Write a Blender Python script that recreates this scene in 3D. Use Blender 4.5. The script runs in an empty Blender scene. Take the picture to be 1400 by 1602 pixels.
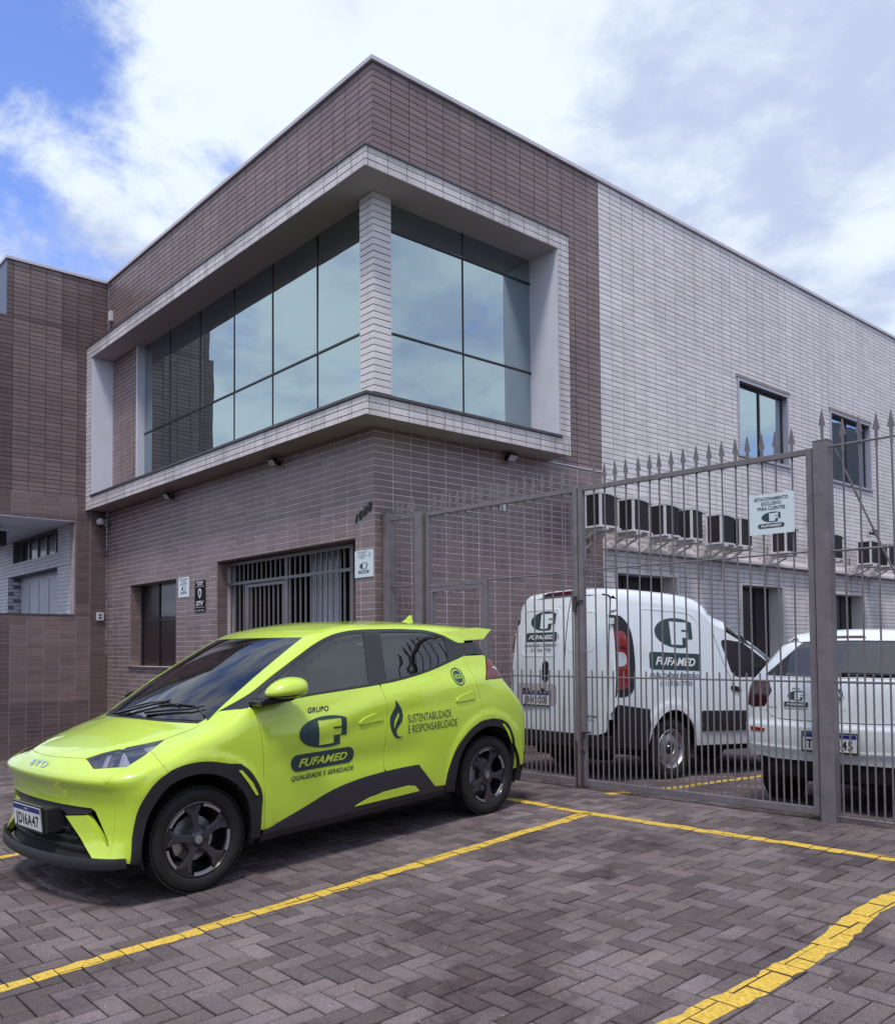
import bpy, bmesh, math, random
import numpy as np
from mathutils import Matrix, Vector, geometry
random.seed(7)
rng = np.random.default_rng(11)
scene = bpy.context.scene
COL = scene.collection

# ------------------------------------------------------------------ camera
CAMP = Vector((7.7709, -5.7636, 1.2412))
YAW, TILT, ROLL, FPX, PPY = -0.85073, 0.0387, -0.0080, 1385.5, 961.33
_fw = Vector((math.sin(YAW)*math.cos(TILT), math.cos(YAW)*math.cos(TILT), math.sin(TILT)))
_rt = Vector((math.cos(YAW), -math.sin(YAW), 0)); _up = _rt.cross(_fw)
_r = _rt*math.cos(ROLL) + _up*math.sin(ROLL); _u = _up*math.cos(ROLL) - _rt*math.sin(ROLL)
cam = bpy.data.cameras.new('camera'); camo = bpy.data.objects.new('camera', cam); COL.objects.link(camo)
camo.matrix_world = Matrix(((_r.x, _u.x, -_fw.x, CAMP.x), (_r.y, _u.y, -_fw.y, CAMP.y), (_r.z, _u.z, -_fw.z, CAMP.z), (0, 0, 0, 1)))
cam.sensor_fit = 'AUTO'; cam.sensor_width = 36.0
cam.lens = 36.0*FPX/1602.0
cam.shift_y = (PPY-801.0)/1602.0
cam.clip_start = 0.05; cam.clip_end = 3000
scene.camera = camo

def pix(p):
    d = Vector(p)-CAMP; k = d.dot(_fw)
    return (700+FPX*d.dot(_r)/k, PPY-FPX*d.dot(_u)/k, k)

# ------------------------------------------------------------------ sun and sky
SUN_DIR = Vector((0.30, -0.40, 1.05)).normalized()      # towards the sun, veiled by cloud
sun = bpy.data.lights.new('sun', 'SUN'); suno = bpy.data.objects.new('sun', sun); COL.objects.link(suno)
sun.energy = 1.5; sun.angle = math.radians(11); sun.color = (1.0, 0.94, 0.87)
suno.rotation_euler = SUN_DIR.to_track_quat('Z', 'Y').to_euler()

world = bpy.data.worlds.new('World'); scene.world = world; world.use_nodes = True
wt = world.node_tree; wt.nodes.clear()
def WN(t, **k):
    n = wt.nodes.new(t)
    for a, b in k.items(): setattr(n, a, b)
    return n
def WL(a, b): wt.links.new(a, b)
w_out = WN('ShaderNodeOutputWorld'); w_bg = WN('ShaderNodeBackground'); w_bg.inputs['Strength'].default_value = 0.10
WL(w_bg.outputs[0], w_out.inputs[0])
sky = WN('ShaderNodeTexSky', sky_type='NISHITA'); sky.sun_disc = False
sky.sun_elevation = math.asin(SUN_DIR.z); sky.sun_rotation = math.atan2(SUN_DIR.x, SUN_DIR.y)
sky.air_density = 1.0; sky.dust_density = 0.4; sky.ozone_density = 3.0
tc = WN('ShaderNodeTexCoord'); sep = WN('ShaderNodeSeparateXYZ'); WL(tc.outputs['Generated'], sep.inputs[0])
def WM(op, a, b=None, c=None):
    n = WN('ShaderNodeMath', operation=op)
    for i, x in enumerate((a, b, c)):
        if x is None: continue
        if isinstance(x, (int, float)): n.inputs[i].default_value = x
        else: WL(x, n.inputs[i])
    return n.outputs[0]
den = WM('ADD', WM('MAXIMUM', sep.outputs[2], 0.0), 0.22)
cmb = WN('ShaderNodeCombineXYZ'); WL(WM('DIVIDE', sep.outputs[0], den), cmb.inputs[0]); WL(WM('DIVIDE', sep.outputs[1], den), cmb.inputs[1])
CLOUD_OFF = (-30.284, 15.244, 4.391)
mp = WN('ShaderNodeMapping'); mp.inputs['Location'].default_value = CLOUD_OFF; WL(cmb.outputs[0], mp.inputs[0])
n1 = WN('ShaderNodeTexNoise'); n1.inputs['Scale'].default_value = 1.5; n1.inputs['Detail'].default_value = 9; n1.inputs['Roughness'].default_value = 0.60; n1.inputs['Distortion'].default_value = 0.35
WL(mp.outputs[0], n1.inputs['Vector'])
r1 = WN('ShaderNodeMapRange', interpolation_type='SMOOTHSTEP'); r1.inputs['From Min'].default_value = 0.355; r1.inputs['From Max'].default_value = 0.485
n3 = WN('ShaderNodeTexNoise'); n3.inputs['Scale'].default_value = 5.2; n3.inputs['Detail'].default_value = 9; n3.inputs['Roughness'].default_value = 0.62; n3.inputs['Distortion'].default_value = 0.3; WL(mp.outputs[0], n3.inputs['Vector'])
WL(WM('ADD', n1.outputs[0], WM('MULTIPLY', WM('SUBTRACT', n3.outputs[0], .5), .22)), r1.inputs['Value'])
n2 = WN('ShaderNodeTexNoise'); n2.inputs['Scale'].default_value = 2.1; n2.inputs['Detail'].default_value = 8; n2.inputs['Roughness'].default_value = 0.58
mp2 = WN('ShaderNodeMapping'); mp2.inputs['Location'].default_value = (1.3, -4.2, 5.0); WL(cmb.outputs[0], mp2.inputs[0]); WL(mp2.outputs[0], n2.inputs['Vector'])
r2 = WN('ShaderNodeMapRange', interpolation_type='SMOOTHSTEP'); r2.inputs['From Min'].default_value = 0.40; r2.inputs['From Max'].default_value = 0.58; WL(WM('ADD', WM('MULTIPLY', n2.outputs[0], .68), WM('MULTIPLY', n3.outputs[0], .32)), r2.inputs['Value'])
cc = WN('ShaderNodeMixRGB'); cc.inputs[1].default_value = (3.3, 3.8, 5.2, 1); cc.inputs[2].default_value = (5.3, 5.85, 6.3, 1); WL(r2.outputs[0], cc.inputs[0])
tint = WN('ShaderNodeMixRGB', blend_type='MULTIPLY'); tint.inputs[0].default_value = 1.0; tint.inputs[2].default_value = (1.22, 1.22, 1.62, 1); WL(sky.outputs[0], tint.inputs[1])
mx = WN('ShaderNodeMixRGB'); WL(r1.outputs[0], mx.inputs[0]); WL(tint.outputs[0], mx.inputs[1]); WL(cc.outputs[0], mx.inputs[2])
WL(mx.outputs[0], w_bg.inputs[0])

vs = scene.view_settings; vs.view_transform = 'Standard'; vs.look = 'None'; vs.exposure = 0.74; vs.gamma = 1.0; vs.use_curve_mapping = False
scene.cycles.max_bounces = 8; scene.cycles.transparent_max_bounces = 16
scene.cycles.caustics_reflective = False; scene.cycles.caustics_refractive = False

# ------------------------------------------------------------------ materials
def new_mat(name):
    m = bpy.data.materials.new(name); m.use_nodes = True
    nt = m.node_tree; b = nt.nodes['Principled BSDF']
    return m, nt, b
def setp(b, **k):
    for a, v in k.items(): b.inputs[a.replace('_', ' ')].default_value = v
def plain(name, col, rough=0.5, metal=0.0, spec=0.5, coat=0.0, noise=0.0, nscale=30.0, bump=0.0, rvar=0.0):
    m, nt, b = new_mat(name)
    setp(b, Base_Color=(*col, 1), Roughness=rough, Metallic=metal); b.inputs['Specular IOR Level'].default_value = spec
    if coat: b.inputs['Coat Weight'].default_value = coat; b.inputs['Coat Roughness'].default_value = 0.03
    if noise or bump or rvar:
        t = nt.nodes.new('ShaderNodeTexCoord'); n = nt.nodes.new('ShaderNodeTexNoise'); n.inputs['Scale'].default_value = nscale; n.inputs['Detail'].default_value = 6
        n.inputs['Roughness'].default_value = 0.65
        nt.links.new(t.outputs['Object'], n.inputs['Vector'])
        if noise:
            r = nt.nodes.new('ShaderNodeMapRange'); r.inputs['From Min'].default_value = 0.3; r.inputs['From Max'].default_value = 0.7; r.inputs['To Min'].default_value = 1-noise; r.inputs['To Max'].default_value = 1+noise
            nt.links.new(n.outputs[0], r.inputs['Value'])
            x = nt.nodes.new('ShaderNodeMixRGB'); x.blend_type = 'MULTIPLY'; x.inputs[0].default_value = 1; x.inputs[1].default_value = (*col, 1)
            nt.links.new(r.outputs[0], x.inputs[2]); nt.links.new(x.outputs[0], b.inputs['Base Color'])
        if rvar:
            r = nt.nodes.new('ShaderNodeMapRange'); r.inputs['From Min'].default_value = 0.3; r.inputs['From Max'].default_value = 0.7; r.inputs['To Min'].default_value = rough-rvar; r.inputs['To Max'].default_value = rough+rvar
            nt.links.new(n.outputs[0], r.inputs['Value']); nt.links.new(r.outputs[0], b.inputs['Roughness'])
        if bump:
            u = nt.nodes.new('ShaderNodeBump'); u.inputs['Strength'].default_value = bump; u.inputs['Distance'].default_value = 0.01
            nt.links.new(n.outputs[0], u.inputs['Height']); nt.links.new(u.outputs[0], b.inputs['Normal'])
    return m
def piece_mat(name, col, var, rough, bump, hue=0.02, stain=0.0, grain=0.0, gscale=400.0, spec=0.4, rvar=0.0, streak=0.0, moss=None, blotch=0.0):
    """fired tile / paver: every piece its own shade, grain and large soft stains in world space"""
    m, nt, b = new_mat(name); L = nt.links.new
    def N(t): return nt.nodes.new(t)
    oi = N('ShaderNodeObjectInfo'); ge = N('ShaderNodeNewGeometry'); ad = N('ShaderNodeMath'); ad.operation = 'ADD'
    L(oi.outputs['Random'], ad.inputs[0]); L(ge.outputs['Random Per Island'], ad.inputs[1])
    fr = N('ShaderNodeMath'); fr.operation = 'FRACT'; L(ad.outputs[0], fr.inputs[0])
    mr = N('ShaderNodeMapRange'); mr.inputs['To Min'].default_value = 1-var; mr.inputs['To Max'].default_value = 1+var; L(fr.outputs[0], mr.inputs['Value'])
    hs = N('ShaderNodeHueSaturation'); hs.inputs['Color'].default_value = (*col, 1)
    h2 = N('ShaderNodeMath'); h2.operation = 'MULTIPLY'; h2.inputs[1].default_value = 7.31; L(fr.outputs[0], h2.inputs[0])
    h3 = N('ShaderNodeMath'); h3.operation = 'FRACT'; L(h2.outputs[0], h3.inputs[0])
    h4 = N('ShaderNodeMapRange'); h4.inputs['To Min'].default_value = 0.5-hue; h4.inputs['To Max'].default_value = 0.5+hue; L(h3.outputs[0], h4.inputs['Value']); L(h4.outputs[0], hs.inputs['Hue'])
    L(mr.outputs[0], hs.inputs['Value'])
    last = hs.outputs[0]
    n = N('ShaderNodeTexNoise'); n.inputs['Scale'].default_value = gscale; n.inputs['Detail'].default_value = 4; n.inputs['Roughness'].default_value = 0.7
    L(ge.outputs['Position'], n.inputs['Vector'])
    if grain:
        r = N('ShaderNodeMapRange'); r.inputs['From Min'].default_value = 0.32; r.inputs['From Max'].default_value = 0.72; r.inputs['To Min'].default_value = 1-grain; r.inputs['To Max'].default_value = 1+grain; L(n.outputs[0], r.inputs['Value'])
        x = N('ShaderNodeMixRGB'); x.blend_type = 'MULTIPLY'; x.inputs[0].default_value = 1; L(last, x.inputs[1]); L(r.outputs[0], x.inputs[2]); last = x.outputs[0]
    if stain:
        s = N('ShaderNodeTexNoise'); s.inputs['Scale'].default_value = 0.9; s.inputs['Detail'].default_value = 5; s.inputs['Roughness'].default_value = 0.6; L(ge.outputs['Position'], s.inputs['Vector'])
        r = N('ShaderNodeMapRange'); r.inputs['From Min'].default_value = 0.34; r.inputs['From Max'].default_value = 0.66; r.inputs['To Min'].default_value = 1-stain; r.inputs['To Max'].default_value = 1+stain*0.6; L(s.outputs[0], r.inputs['Value'])
        x = N('ShaderNodeMixRGB'); x.blend_type = 'MULTIPLY'; x.inputs[0].default_value = 1; L(last, x.inputs[1]); L(r.outputs[0], x.inputs[2]); last = x.outputs[0]
    if blotch:      # oil and tyre stains
        s = N('ShaderNodeTexNoise'); s.inputs['Scale'].default_value = 2.6; s.inputs['Detail'].default_value = 8; s.inputs['Roughness'].default_value = 0.7; s.inputs['Distortion'].default_value = 0.8; L(ge.outputs['Position'], s.inputs['Vector'])
        r = N('ShaderNodeMapRange'); r.inputs['From Min'].default_value = 0.53; r.inputs['From Max'].default_value = 0.66; r.inputs['To Min'].default_value = 1.0; r.inputs['To Max'].default_value = 1-blotch; L(s.outputs[0], r.inputs['Value'])
        x = N('ShaderNodeMixRGB'); x.blend_type = 'MULTIPLY'; x.inputs[0].default_value = 1; L(last, x.inputs[1]); L(r.outputs[0], x.inputs[2]); last = x.outputs[0]
    if streak:      # rain streaks running down the wall
        mpn = N('ShaderNodeMapping'); mpn.inputs['Scale'].default_value = (7.0, 7.0, 0.35); L(ge.outputs['Position'], mpn.inputs[0])
        s = N('ShaderNodeTexNoise'); s.inputs['Scale'].default_value = 1.0; s.inputs['Detail'].default_value = 6; s.inputs['Roughness'].default_value = 0.62; L(mpn.outputs[0], s.inputs['Vector'])
        r = N('ShaderNodeMapRange'); r.inputs['From Min'].default_value = 0.50; r.inputs['From Max'].default_value = 0.74; r.inputs['To Min'].default_value = 1.0; r.inputs['To Max'].default_value = 1-streak; L(s.outputs[0], r.inputs['Value'])
        x = N('ShaderNodeMixRGB'); x.blend_type = 'MULTIPLY'; x.inputs[0].default_value = 1; L(last, x.inputs[1]); L(r.outputs[0], x.inputs[2]); last = x.outputs[0]
    if moss:        # blotchy dark growth
        s = N('ShaderNodeTexNoise'); s.inputs['Scale'].default_value = 2.2; s.inputs['Detail'].default_value = 7; s.inputs['Roughness'].default_value = 0.7; L(ge.outputs['Position'], s.inputs['Vector'])
        r = N('ShaderNodeMapRange'); r.inputs['From Min'].default_value = 0.36; r.inputs['From Max'].default_value = 0.58; L(s.outputs[0], r.inputs['Value'])
        x = N('ShaderNodeMixRGB'); L(r.outputs[0], x.inputs[0]); L(last, x.inputs[1]); x.inputs[2].default_value = (*moss, 1); last = x.outputs[0]
    L(last, b.inputs['Base Color']); b.inputs['Roughness'].default_value = rough; b.inputs['Specular IOR Level'].default_value = spec
    if rvar:
        r = N('ShaderNodeMapRange'); r.inputs['To Min'].default_value = rough-rvar; r.inputs['To Max'].default_value = rough+rvar; L(h3.outputs[0], r.inputs['Value']); L(r.outputs[0], b.inputs['Roughness'])
    if bump:
        u = N('ShaderNodeBump'); u.inputs['Strength'].default_value = bump; u.inputs['Distance'].default_value = 0.004; L(n.outputs[0], u.inputs['Height']); L(u.outputs[0], b.inputs['Normal'])
    return m
def mirror_glass(name, tint, fac, base, rough=0.012, ior=1.5):
    m, nt, b = new_mat(name); L = nt.links.new
    g = nt.nodes.new('ShaderNodeBsdfGlossy'); g.inputs['Color'].default_value = (*tint, 1); g.inputs['Roughness'].default_value = rough
    setp(b, Base_Color=(*base, 1), Roughness=0.3); mixn = nt.nodes.new('ShaderNodeMixShader')
    lw = nt.nodes.new('ShaderNodeFresnel'); lw.inputs['IOR'].default_value = ior
    a = nt.nodes.new('ShaderNodeMath'); a.operation = 'ADD'; a.use_clamp = True; a.inputs[1].default_value = fac; L(lw.outputs[0], a.inputs[0])
    ge = nt.nodes.new('ShaderNodeNewGeometry'); nz = nt.nodes.new('ShaderNodeTexNoise'); nz.inputs['Scale'].default_value = 1.3; nz.inputs['Detail'].default_value = 1; L(ge.outputs['Position'], nz.inputs['Vector'])
    bp = nt.nodes.new('ShaderNodeBump'); bp.inputs['Strength'].default_value = 0.05; bp.inputs['Distance'].default_value = 0.05; L(nz.outputs[0], bp.inputs['Height']); L(bp.outputs[0], g.inputs['Normal'])
    L(a.outputs[0], mixn.inputs[0]); L(b.outputs[0], mixn.inputs[1]); L(g.outputs[0], mixn.inputs[2]); L(mixn.outputs[0], nt.nodes['Material Output'].inputs[0])
    return m
def clear_glass(name, tint, ior=1.55, boost=0.0):
    m, nt, b = new_mat(name); L = nt.links.new; nt.nodes.remove(b)
    g = nt.nodes.new('ShaderNodeBsdfGlossy'); g.inputs['Color'].default_value = (1, 1, 1, 1); g.inputs['Roughness'].default_value = 0.0
    t = nt.nodes.new('ShaderNodeBsdfTransparent'); t.inputs['Color'].default_value = (*tint, 1); mixn = nt.nodes.new('ShaderNodeMixShader')
    lw = nt.nodes.new('ShaderNodeFresnel'); lw.inputs['IOR'].default_value = ior
    a = nt.nodes.new('ShaderNodeMath'); a.operation = 'ADD'; a.use_clamp = True; a.inputs[1].default_value = boost; L(lw.outputs[0], a.inputs[0])
    L(a.outputs[0], mixn.inputs[0]); L(t.outputs[0], mixn.inputs[1]); L(g.outputs[0], mixn.inputs[2]); L(mixn.outputs[0], nt.nodes['Material Output'].inputs[0])
    return m
M = {}
M['brown_tile'] = piece_mat('brown_tile', (0.236, 0.170, 0.168), 0.12, 0.42, 0.05, 0.012, 0.16, 0.05, 60, 0.45, 0.06, 0.16)
M['brown_tile_shaded'] = piece_mat('brown_tile_shaded', (0.160, 0.114, 0.114), 0.12, 0.45, 0.05, 0.012, 0.18, 0.05, 60, 0.4, 0.06, 0.2)  # darker copy of the brown tile: the neighbour wall's shade is in the colour
M['white_tile'] = piece_mat('white_tile', (0.760, 0.708, 0.722), 0.07, 0.45, 0.05, 0.008, 0.07, 0.04, 60, 0.45, 0.06, 0.15)
M['white_tile_worn'] = piece_mat('white_tile_worn', (0.69, 0.63, 0.65), 0.07, 0.5, 0.1, 0.012, 0.22, 0.10, 25, 0.4, 0.06, 0.38)
M['grout_light'] = plain('grout_light', (0.70, 0.61, 0.63), 0.9, noise=0.2, nscale=6)
M['grout_mid'] = plain('grout_mid', (0.36, 0.30, 0.315), 0.9, noise=0.25, nscale=5)
M['grout_dark'] = plain('grout_dark', (0.050, 0.038, 0.044), 0.9, noise=0.2, nscale=6)
M['grout_grey'] = plain('grout_grey', (0.16, 0.14, 0.165), 0.9, noise=0.2, nscale=6)
M['white_paint'] = plain('white_paint', (0.76, 0.77, 0.88), 0.6, noise=0.05, nscale=3)
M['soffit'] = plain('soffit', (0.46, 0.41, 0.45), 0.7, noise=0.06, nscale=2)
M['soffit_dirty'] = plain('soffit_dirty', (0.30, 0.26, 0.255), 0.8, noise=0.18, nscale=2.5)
M['capping'] = plain('capping', (0.58, 0.54, 0.60), 0.4, metal=0.2, noise=0.06, nscale=4)
M['slate'] = plain('slate', (0.075, 0.068, 0.080), 0.5, noise=0.25, nscale=8)
M['blue_grey'] = plain('blue_grey', (0.17, 0.20, 0.30), 0.7, noise=0.08, nscale=3)
M['glass_front'] = mirror_glass('glass_front', (0.56, 0.69, 0.74), 0.58, (0.02, 0.022, 0.03))
M['glass_dark'] = mirror_glass('glass_dark', (0.8, 0.8, 0.86), 0.0, (0.012, 0.009, 0.011), ior=1.22)
M['frame_dark'] = plain('frame_dark', (0.020, 0.018, 0.024), 0.4)
M['frame_alu'] = plain('frame_alu', (0.42, 0.40, 0.46), 0.35, metal=0.5)
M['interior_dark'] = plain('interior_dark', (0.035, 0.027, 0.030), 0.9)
M['gate_paint'] = plain('gate_paint', (0.170, 0.149, 0.168), 0.42, spec=0.45, noise=0.20, nscale=9, rvar=0.08)
M['gate_rust'] = plain('gate_rust', (0.045, 0.032, 0.034), 0.6, noise=0.3, nscale=25)
M['paver'] = piece_mat('paver', (0.165, 0.131, 0.136), 0.32, 0.85, 0.8, 0.025, 0.36, 0.85, 240, 0.25, blotch=0.42)
M['joint_sand'] = plain('joint_sand', (0.016, 0.012, 0.013), 1.0, noise=0.4, nscale=60)
M['asphalt'] = plain('asphalt', (0.055, 0.050, 0.056), 0.9, noise=0.25, nscale=20)
M['yellow'] = plain('yellow', (0.62, 0.41, 0.060), 0.8, noise=0.38, nscale=70, bump=0.3)
M['brick_white'] = piece_mat('brick_white', (0.72, 0.70, 0.76), 0.06, 0.7, 0.2, 0.008, 0.12, 0.05, 40, 0.3)
M['mortar_white'] = plain('mortar_white', (0.20, 0.19, 0.23), 0.9)
M['roll_door'] = plain('roll_door', (0.50, 0.51, 0.58), 0.5, noise=0.10, nscale=3)
M['sign_white'] = plain('sign_white', (0.66, 0.74, 0.80), 0.35)
M['ink_green'] = plain('ink_green', (0.028, 0.055, 0.062), 0.4)
M['ink_black'] = plain('ink_black', (0.012, 0.012, 0.016), 0.45)
M['ink_white'] = plain('ink_white', (0.75, 0.76, 0.80), 0.45)
M['sign_black'] = plain('sign_black', (0.008, 0.008, 0.010), 0.7, spec=0.2)
M['sign_emerald'] = plain('sign_emerald', (0.015, 0.10, 0.065), 0.4)
M['ac_white'] = plain('ac_white', (0.62, 0.60, 0.62), 0.45, noise=0.06, nscale=8)
M['ac_coil'] = plain('ac_coil', (0.030, 0.024, 0.028), 0.6, noise=0.35, nscale=90, bump=0.6)
M['black_metal'] = plain('black_metal', (0.012, 0.011, 0.013), 0.4)
M['lamp_glass'] = plain('lamp_glass', (0.45, 0.44, 0.46), 0.15)
M['plastic_white'] = plain('plastic_white', (0.62, 0.60, 0.63), 0.4)
# vehicles
def car_paint(name, col, rough=0.22, spec=0.5):
    m, nt, b = new_mat(name); setp(b, Base_Color=(*col, 1), Roughness=rough); b.inputs['Specular IOR Level'].default_value = spec
    b.inputs['Coat Weight'].default_value = 1.0; b.inputs['Coat Roughness'].default_value = 0.02; b.inputs['Coat IOR'].default_value = 1.5
    return m
M['lime'] = car_paint('lime', (0.56, 0.755, 0.060), 0.30, 0.5)
M['car_white'] = car_paint('car_white', (0.78, 0.83, 0.88), 0.3, 0.5)
M['cladding'] = plain('cladding', (0.014, 0.012, 0.016), 0.6, noise=0.08, nscale=40)
M['cladding_satin'] = plain('cladding_satin', (0.032, 0.028, 0.040), 0.45)
M['trim_black'] = plain('trim_black', (0.012, 0.011, 0.014), 0.22, coat=0.3)
M['under'] = plain('under', (0.010, 0.009, 0.010), 0.9)
M['tyre'] = plain('tyre', (0.011, 0.0095, 0.0105), 0.75, noise=0.2, nscale=30)
M['rim_dark'] = plain('rim_dark', (0.022, 0.021, 0.026), 0.25, coat=0.4)
M['rim_grey'] = plain('rim_grey', (0.075, 0.072, 0.092), 0.22, metal=0.5)
M['rim_silver'] = plain('rim_silver', (0.60, 0.59, 0.68), 0.28, metal=0.9)
M['steel'] = plain('steel', (0.42, 0.41, 0.45), 0.38, metal=0.8, noise=0.1, nscale=20)
M['chrome'] = plain('chrome', (0.80, 0.82, 0.85), 0.10, metal=1.0)
M['car_glass'] = clear_glass('car_glass', (0.30, 0.30, 0.33), 1.6, 0.05)
M['ws_glass'] = clear_glass('ws_glass', (0.42, 0.43, 0.46), 1.55, 0.04)
M['tint_glass'] = mirror_glass('tint_glass', (0.80, 0.80, 0.86), 0.035, (0.018, 0.016, 0.020), 0.02)
M['lamp_lens'] = clear_glass('lamp_lens', (0.80, 0.81, 0.86), 1.5, 0.03)
M['lamp_inner'] = plain('lamp_inner', (0.21, 0.21, 0.28), 0.15, metal=0.6)
M['lamp_bright'] = plain('lamp_bright', (0.75, 0.76, 0.82), 0.15, metal=0.4)
M['red_lens'] = plain('red_lens', (0.26, 0.008, 0.010), 0.12, coat=0.6)
M['mid_red_lens'] = plain('mid_red_lens', (0.16, 0.010, 0.016), 0.1, coat=0.6)
M['dark_red_lens'] = plain('dark_red_lens', (0.050, 0.006, 0.010), 0.10, coat=0.6)
M['seat'] = plain('seat', (0.040, 0.037, 0.045), 0.8)
M['seat_pale'] = plain('seat_pale', (0.16, 0.15, 0.17), 0.8)
M['plate_white'] = plain('plate_white', (0.68, 0.68, 0.70), 0.4)
M['plate_blue'] = plain('plate_blue', (0.012, 0.020, 0.19), 0.4)
# ------------------------------------------------------------------ helpers
MW = {}
def tag(o, label=None, cat=None, group=None, kind=None):
    if label: o['label'] = label
    if cat: o['category'] = cat
    if group: o['group'] = group
    if kind: o['kind'] = kind
    return o
def adopt(o, parent, local=False):
    if parent is not None:
        o.parent = parent
        if not local and parent in MW: o.matrix_parent_inverse = MW[parent].inverted()
    return o
def thing(name, label, cat, mat=None, group=None):
    o = bpy.data.objects.new(name, None); COL.objects.link(o); o.empty_display_size = 0.1
    if mat is None: mat = Matrix.Identity(4)
    elif not isinstance(mat, Matrix): mat = Matrix.Translation(Vector(mat))
    o.matrix_world = mat; MW[o] = mat.copy()
    return tag(o, label, cat, group)
class MB:
    def __init__(s): s.v = []; s.f = []; s.m = []; s.mi = 0
    def add(s, vs, fs):
        b = len(s.v); s.v += [tuple(p) for p in vs]; s.f += [tuple(i+b for i in f) for f in fs]; s.m += [s.mi]*len(fs); return s
    def box(s, x0, x1, y0, y1, z0, z1):
        v = [(x0,y0,z0),(x1,y0,z0),(x1,y1,z0),(x0,y1,z0),(x0,y0,z1),(x1,y0,z1),(x1,y1,z1),(x0,y1,z1)]
        return s.add(v, [(3,2,1,0),(4,5,6,7),(0,1,5,4),(1,2,6,5),(2,3,7,6),(3,0,4,7)])
    def obox(s, c, ax, ay, az):
        c = Vector(c); ax = Vector(ax); ay = Vector(ay); az = Vector(az)
        v = [c+ax*i+ay*j+az*k for k in (-1,1) for (i,j) in ((-1,-1),(1,-1),(1,1),(-1,1))]
        return s.add(v, [(3,2,1,0),(4,5,6,7),(0,1,5,4),(1,2,6,5),(2,3,7,6),(3,0,4,7)])
    def prism(s, loop, fn, d0, d1):
        """loop of (a,b); fn(a,b,d) -> point"""
        n = len(loop); v = [fn(a,b,d0) for a,b in loop]+[fn(a,b,d1) for a,b in loop]
        return s.add(v, [tuple(range(n-1,-1,-1)), tuple(range(n,2*n))]+[(i,(i+1)%n,n+(i+1)%n,n+i) for i in range(n)])
    def tube(s, pts, r, n=8, caps=True):
        pts = [Vector(p) for p in pts]; rr = r if isinstance(r, (list,tuple)) else [r]*len(pts); rings = []
        prev = None
        for i, p in enumerate(pts):
            d = (pts[min(i+1,len(pts)-1)]-pts[max(i-1,0)]).normalized()
            a = prev if prev is not None else (Vector((0,0,1)) if abs(d.z) < .9 else Vector((1,0,0)))
            e1 = (a-d*a.dot(d)).normalized(); prev = e1; e2 = d.cross(e1)
            rings.append([p+(e1*math.cos(2*math.pi*k/n)+e2*math.sin(2*math.pi*k/n))*rr[i] for k in range(n)])
        v = [q for R in rings for q in R]; f = []
        for i in range(len(pts)-1):
            for k in range(n): f.append((i*n+k, i*n+(k+1)%n, (i+1)*n+(k+1)%n, (i+1)*n+k))
        if caps: f.append(tuple(range(n-1,-1,-1))); f.append(tuple((len(pts)-1)*n+k for k in range(n)))
        return s.add(v, f)
    def lathe(s, prof, fn, n=32, a0=0.0, a1=2*math.pi):
        """prof of (radius, height); fn(r*cos, r*sin, h) -> point"""
        closed = abs(a1-a0-2*math.pi) < 1e-6; m = n if closed else n+1; v = []
        for r, h in prof:
            for k in range(m):
                a = a0+(a1-a0)*k/n; v.append(fn(r*math.cos(a), r*math.sin(a), h))
        f = []
        for i in range(len(prof)-1):
            for k in range(n):
                k2 = (k+1) % m
                f.append((i*m+k, i*m+k2, (i+1)*m+k2, (i+1)*m+k))
        return s.add(v, f)
    def build(s, name, mats, parent=None, smooth=False, local=False, bevel=0.0):
        me = bpy.data.meshes.new(name); me.from_pydata(s.v, [], s.f)
        if not isinstance(mats, (list,tuple)): mats = [mats]
        for m in mats: me.materials.append(M[m] if isinstance(m, str) else m)
        me.polygons.foreach_set('material_index', s.m)
        if smooth: me.polygons.foreach_set('use_smooth', [True]*len(s.f))
        me.update()
        o = bpy.data.objects.new(name, me); COL.objects.link(o); adopt(o, parent, local)
        if parent is not None and not local: MW[o] = Matrix.Identity(4)
        if smooth == 'auto':
            me.set_sharp_from_angle(angle=math.radians(35))
        if bevel:
            b = o.modifiers.new('bevel', 'BEVEL'); b.width = bevel; b.segments = 2; b.limit_method = 'ANGLE'
        return o
_tx = {}
def text2d(s, size=1.0, shear=0.0, bold=0.0, space=1.0, xs=1.0):
    """outline lettering as flat triangles; returns verts (u,v) centred in u, v=0 on the baseline, faces"""
    key = (s, shear, bold, space)
    if key not in _tx:
        c = bpy.data.curves.new('t', 'FONT'); c.body = s; c.size = 1.0; c.shear = shear; c.offset = bold; c.space_character = space; c.align_x = 'CENTER'; c.resolution_u = 3
        o = bpy.data.objects.new('t', c); COL.objects.link(o)
        dg = bpy.context.evaluated_depsgraph_get(); me = bpy.data.meshes.new_from_object(o.evaluated_get(dg))
        _tx[key] = ([(v.co.x, v.co.y) for v in me.vertices], [tuple(p.vertices) for p in me.polygons])
        bpy.data.objects.remove(o); bpy.data.curves.remove(c); bpy.data.meshes.remove(me)
    v, f = _tx[key]
    return [(a*size*xs, b*size) for a, b in v], f
def fit_text(s, width, height, shear=0.0, bold=0.0, space=1.0):
    """text scaled to a width and cap height, baseline at v=0"""
    v, f = text2d(s, 1.0, shear, bold, space)
    us = [a for a, b in v]; vs_ = [b for a, b in v]; w = max(us)-min(us); c = (max(us)+min(us))/2; h = max(vs_)
    return [((a-c)*width/w, b*height/h) for a, b in v], f
F_LOOP = [(.395,.465),(.885,.465),(.885,.325),(.71,.325),(.71,.295),(.885,.295),(.885,.185),(.72,.185),(.72,.055),(.41,.05)]
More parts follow.
